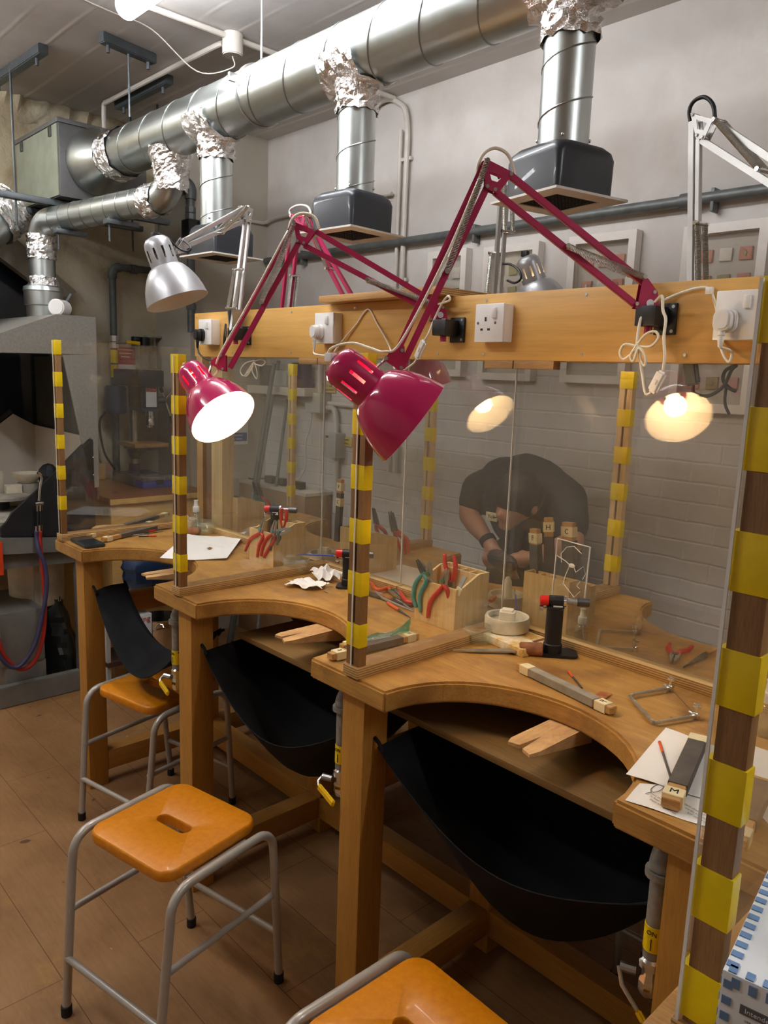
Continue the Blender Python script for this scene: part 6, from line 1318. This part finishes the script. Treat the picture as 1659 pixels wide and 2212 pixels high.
# rack of glass bulbs and bottles on the end wall
t = thing('glass_rack', 'green rail with clear glass bulbs hanging on the end wall', 'rack', (-4.80, 2.5, 1.92)); MB().box((-4.80, 2.44, 1.925), (.06, .20, .012), .002).build('rail', 'green_grey', t); MB().box((-4.815, 2.40, 1.705), (.06, .24, .03), .002).build('shelf_board', 'plank', t)
for y in (2.40, 2.48): MB().lathe([(.006, 1.92), (.007, 1.87), (.02, 1.845), (.036, 1.80), (.036, 1.765), (.028, 1.725), (0, 1.722)], (-4.795, y, 0), seg=22).build('glass_bulb', 'bottle_clear', t)
for i, y in enumerate((2.27, 2.33)):
    o = thing('capped_bottle', ('black capped clear bottle on the end wall, next to the red notice', 'black capped clear bottle on the end wall, next to the glass bulbs')[i], 'bottle', (-4.79, y, 1.70)); MB().lathe([(0, 1.70), (.026, 1.70), (.022, 1.76), (.03, 1.80), (.03, 1.86), (.026, 1.865), (0, 1.865)], (-4.79, y, 0), seg=20).build('bottle', 'bottle_clear', o); MB().cyl((-4.79, y, 1.86), (-4.79, y, 1.92), .03, seg=20, bev=.003).build('cap', 'black_plastic', o)
    MB().box((-4.82, y, 1.69), (.06, .05, .02)).build('wall_bracket', 'brown_dark', o)
# ---- things stored past the far bench legs
G = lambda x, y, xx=-3.72: ax(x, y, xx)
a = G(330, 1240); t = thing('navy_bag', 'dark navy plastic bag stuffed behind the bench end', 'bag', (-3.74, a.y, .5)); rnd = random.Random(11); rows = []; 
for i in range(13):
    z = .52 + .33*i/12; r0 = .16*math.sin(PI*(.18 + .7*i/12)); rows.append([V((-3.82 + (r0*.7 + rnd.uniform(-.008, .008))*math.cos(q), a.y + .04 + (r0 + rnd.uniform(-.012, .012))*math.sin(q), z)) for q in [2*PI*k/22 for k in range(22)]])
b = MB().grid(rows, closed=True); b.slab(rows[-1], (0, 0, 1), .004); b.slab(rows[0], (0, 0, 1), .004); b.build('sack', 'navy_bag', t, sharp=.4)
t2 = thing('store_rack', 'low dark rack behind the bench end carrying the bag, carton and pot', 'rack', (-3.8, a.y, 0)); MB().box((-3.84, a.y + .06, .51), (.22, .62, .02)).build('upper_shelf', 'switch_grey', t2); MB().box((-3.84, a.y + .06, .20), (.22, .62, .025)).build('lower_shelf', 'brown_dark', t2)
for y in (a.y - .24, a.y + .36): MB().box((-3.84, y, .26), (.2, .02, .52)).build('upright', 'switch_grey', t2)
a = G(300, 1345); t = thing('carton', 'white carton with red lettering behind the bench end', 'carton', (-3.73, a.y, .21)); MB().box((-3.80, a.y, .325), (.13, .16, .225), .001).build('box', 'label_white', t); text('viking', 'lettering', 'sign_red', t, (-3.7335, a.y + .02, a.z + .008), (0, 1, 0), (0, 0, 1), .045)
a = G(358, 1340); t = thing('cooking_pot', 'shiny steel pot on the rack behind the bench end', 'pot', (-3.8, a.y, .21)); MB().lathe([(0, .213), (.09, .213), (.10, .23), (.102, .385), (.106, .39), (.10, .39), (.096, .235), (0, .222)], (-3.80, a.y + .01, 0), seg=36).build('pot_body', 'chrome', t); MB().tube([(-3.72, a.y - .07, .35), (-3.68, a.y - .075, .36), (-3.68, a.y - .03, .36), (-3.70, a.y - .02, .35)], .005).build('pot_handle', 'chrome', t)
# ---- framed sample tiles on the back wall
def frame(x, z, w, hgt, label, cols, pal, seedv):
    t = thing('picture_frame', label, 'framed tiles', (x, 2.97, z), group='white box frames on the back wall'); y0 = 2.999; dp = .045; b = .034
    o_ = [V((x + sx*w/2, y0 - dp/2, z + sz*hgt/2)) for sx, sz in ((-1, -1), (1, -1), (1, 1), (-1, 1))]; i_ = [V((x + sx*(w/2 - b), y0 - dp/2, z + sz*(hgt/2 - b))) for sx, sz in ((-1, -1), (1, -1), (1, 1), (-1, 1))]
    MB().ringslab(o_, i_, (0, 1, 0), dp).build('frame_moulding', 'frame_white', t); MB().box((x, y0 - .006, z), (w - 2*b, .008, hgt - 2*b)).build('mount_board', 'mount', t); MB().box((x, y0 - .037, z), (w - 2*b + .002, .002, hgt - 2*b + .002)).build('glazing', 'frame_glass', t)
    rnd = random.Random(seedv); nc, nr = cols
    for i in range(nc):
        for j in range(nr):
            tx, tz = x + (i - (nc - 1)/2)*(w - 2*b)*.82/nc*1.08, z + ((nr - 1)/2 - j)*(hgt - 2*b)*.86/nr*1.05
            m = pal[(i*3 + j*2 + seedv) % len(pal)]; s_ = min((w - 2*b)/nc, (hgt - 2*b)/nr)*.56; r = rnd.uniform(-.06, .06)
            MB().box((tx, y0 - .014, tz), (s_, .010, s_), .002, mx=MX.Translation((tx, y0, tz)) @ MX.Rotation(r, 4, 'Y') @ MX.Translation((-tx, -y0, -tz))).build('tile', m, t)
            if (i + j + seedv) % 2 == 0: MB().sphere((tx, y0 - .020, tz), s_*.24, (.6, .25, 1), 10).build('tile_motif', pal[(i + j + 1) % len(pal)], t)
    return t
PK = ['tile_pink', 'tile_pink', 'tile_white', 'tile_pink']; OL = ['tile_olive', 'tile_white', 'tile_olive', 'tile_white']; WD = ['tile_white', 'tile_dark', 'tile_white', 'tile_white']
frame(-1.36, 1.985, .32, .70, 'white framed tiles on the back wall furthest to the side of the thick post', (3, 6), ['tile_pink', 'tile_white', 'tile_pink', 'tile_olive'], 2)
frame(-1.88, 2.04, .32, .62, 'white framed pink tiles under the pink lamp arm', (3, 5), PK, 1)
frame(-2.36, 2.04, .32, .62, 'white framed olive tiles behind the silver lamp bar', (3, 5), OL, 3)
frame(-2.76, 2.05, .26, .62, 'narrow white frame with dark leaf tiles behind the pink lamp arm', (2, 5), WD, 4)
# ================================================================ the person bending over on the far side
K = lambda x, y, yy: ay(x, y, yy)
who = thing('person', 'person in a black T-shirt bent forward, holding a dark pouch beyond the clear sheets', 'person', (-1.98, 2.78, 0))
def limb(mb, pts, rs, seg=16):
    pts = smooth(pts, 6); n = len(pts); m = len(rs) - 1; R_ = []
    for i in range(n):
        f = i/(n - 1)*m; k = min(int(f), m - 1); R_.append(rs[k] + (rs[k + 1] - rs[k])*(f - k))
    mb.tube(pts, R_, seg); mb.sphere(pts[0], R_[0]*.98, seg=14); mb.sphere(pts[-1], R_[-1]*.98, seg=14)
pel = V((-1.94, 2.80, .94)); wst = V((-1.95, 2.765, 1.08)); chs = K(1130, 1075, 2.64); nek = K(1118, 1062, 2.53)
hd = K(1120, 1076, 2.43)
sR, sL = K(1036, 1058, 2.57), K(1222, 1080, 2.62)
eR, wR, hR = K(1012, 1112, 2.50), K(1054, 1168, 2.425), K(1066, 1190, 2.41)
eL, wL, hL = K(1238, 1172, 2.53), K(1150, 1205, 2.43), K(1112, 1210, 2.41)
bd = MB()
# trunk
limb(bd, [pel, wst, wst.lerp(chs, .55), chs], [.145, .135, .15, .145]); bd.sphere(pel, .15, (1.12, .85, .9)); bd.sphere(chs, .15, (1.25, .9, .82)); limb(bd, [sR, chs + V((0, 0, .03)), sL], [.066, .115, .07])
limb(bd, [chs, nek, hd], [.09, .056, .056])
# head, chin towards the chest: crown faces the bench
fdir = (K(1105, 1135, 2.40) - hd).normalized()
bd.sphere(hd, .082, (.93, 1.08, 1.12), 20); bd.sphere(hd + V((-.012, -.03, -.055)), .062, (.9, .95, 1.0), 16); bd.sphere(hd + V((-.018, -.088, -.062)), .0165, (.8, 1.1, 1.1), 10); bd.sphere(hd + V((-.012, -.055, -.105)), .030, (1.1, .8, .7), 12)
for s_ in (-1, 1): bd.sphere(hd + V((s_*.080, .0, -.03)), .022, (.4, .8, 1.2), 10)
# arms
limb(bd, [sR, sR.lerp(eR, .5) + V((-.012, 0, .0)), eR], [.060, .052, .043]); limb(bd, [eR, eR.lerp(wR, .45) + V((-.004, 0, 0)), wR], [.043, .042, .027])
limb(bd, [sL, sL.lerp(eL, .5), eL], [.062, .052, .043]); limb(bd, [eL, eL.lerp(wL, .45), wL], [.043, .041, .027])
# hands curled round the pouch
def hand(w, h_, side):
    d = (h_ - w).normalized(); x, y, z = basis(d, (0, 0, 1)); s_ = V((1, 0, 0))*side
    bd.sphere(w.lerp(h_, .55), .034, (.9, .75, 1.1), 14); limb(bd, [w, h_], [.027, .030])
    down = V((0, 0, -1))
    for k in range(4):
        o = h_ + s_*(-.024 + .016*k)*1.0 + V((0, -.012, -.004*abs(k - 1.5))); L = (.062, .070, .066, .052)[k]
        limb(bd, [o, o + down*L*.4 + V((0, -.016, 0)), o + down*L*.8 + V((0, -.004, 0)), o + down*L*1.0 + V((0, .010, 0))], [.0098, .0095, .0088, .0075], 10)
    o = w.lerp(h_, .6) + s_*.026
    limb(bd, [o, o + s_*.030 + V((0, -.014, -.006)), o + s_*.060 + V((0, -.012, -.020))], [.012, .0115, .0085], 10)
hand(wR, hR, 1); hand(wL, hL, -1)
# legs
for s_ in (-1, 1):
    hp = pel + V((s_*.085, .0, -.03)); kn = V((pel.x + s_*.11, 2.76, .50)); an = V((pel.x + s_*.12, 2.84, .09))
    limb(bd, [hp, hp.lerp(kn, .5), kn], [.095, .082, .060]); limb(bd, [kn, kn.lerp(an, .4) + V((0, .01, 0)), an], [.060, .056, .040]); limb(bd, [an + V((0, .03, -.045)), an + V((0, -.14, -.055))], [.042, .036])
def merged(mb, name, mat, vox, smo=4):
    o = mb.build(name, mat, who, sharp=3); r = o.modifiers.new('merge', 'REMESH'); r.mode = 'VOXEL'; r.voxel_size = vox; r.use_smooth_shade = True
    s = o.modifiers.new('soften', 'SMOOTH'); s.factor = .5; s.iterations = smo; return o
merged(bd, 'body', 'skin', .0065, 3)
# T-shirt: trunk and short loose sleeves
ts = MB(); limb(ts, [pel + V((0, 0, .02)), wst, wst.lerp(chs, .55), chs], [.165, .16, .175, .165]); ts.sphere(chs, .17, (1.28, .95, .88)); limb(ts, [sR, chs + V((0, .01, .055)), sL], [.082, .135, .088])
ts.sphere(K(1150, 1060, 2.72), .155, (1.15, .9, .95)); ts.sphere(K(1200, 1110, 2.70), .13, (1.0, .9, 1.1)); ts.sphere(K(1095, 1040, 2.66), .12, (1.1, .9, .9))
limb(ts, [sR, sR.lerp(eR, .48)], [.078, .070]); limb(ts, [sL, sL.lerp(eL, .62)], [.085, .074])
cut = MB(); merged(ts, 'tshirt', 'shirt', .008, 5)
tr = MB(); tr.sphere(pel + V((0, 0, -.02)), .165, (1.12, .88, .8))
for s_ in (-1, 1):
    hp = pel + V((s_*.085, .0, -.03)); kn = V((pel.x + s_*.11, 2.76, .50)); an = V((pel.x + s_*.12, 2.84, .12)); limb(tr, [hp, kn, an], [.11, .078, .066])
limb(tr, [pel + V((-.1, -.13, .03)), pel + V((-.12, -.16, -.3))], [.09, .08]); limb(tr, [pel + V((.1, -.13, .03)), pel + V((.12, -.16, -.3))], [.09, .08])
merged(tr, 'trousers', 'trousers', .009, 4)
hr = MB(); hr.sphere(hd + V((.002, .008, .016)), .095, (.97, 1.06, 1.05), 22); hr.sphere(hd + V((.0, -.042, .014)), .078, (1.06, .8, .9), 16); merged(hr, 'hair', 'hair', .006, 3)
for s_ in (-1, 1): MB().box((pel.x + s_*.12, 2.77, .035), (.095, .27, .07), .025, seg=3).build('shoe', 'black_rubber', who)
MB().lathe([(.031, -.014), (.034, -.012), (.034, .012), (.031, .014)], wR, hR - wR, 20).build('watch_strap', 'black_rubber', who)
st = K(1062, 1116, 2.47); MB().box(st, (.055, .004, .036), .001, rz=.1).build('name_sticker', 'masking', who); text('Yoli', 'lettering', 'ink', who, st + V((0, -.0032, 0)), (1, .1, 0), (0, 0, 1), .022)
MB().bar(st, st + V((.02, .13, .0)), .05, .003, (0, 0, 1)).build('sticker_backing', 'shirt', who)
pc = K(1085, 1212, 2.375)
o = thing('pouch', 'dark brown leather pouch held in the hands of the bent person', 'pouch', tuple(pc)); rows = []
for i in range(13):
    u = i/12*2 - 1; w = math.sqrt(max(.02, 1 - u*u)); rows.append([pc + V((u*.075, .030*w*math.cos(a), .040*w*math.sin(a)*(1 + .12*math.sin(3*a + 4*u)) - .008*u)) for a in [2*PI*k/18 for k in range(18)]])
MB().grid(rows, closed=True).build('pouch_body', 'brown_dark', o, sharp=2); MB().tube([pc + V((u*.075, -.032*math.sqrt(max(.05, 1 - u*u)), .012)) for u in [-1 + k/6 for k in range(13)]], .002, 6).build('zip', 'dark_steel', o)
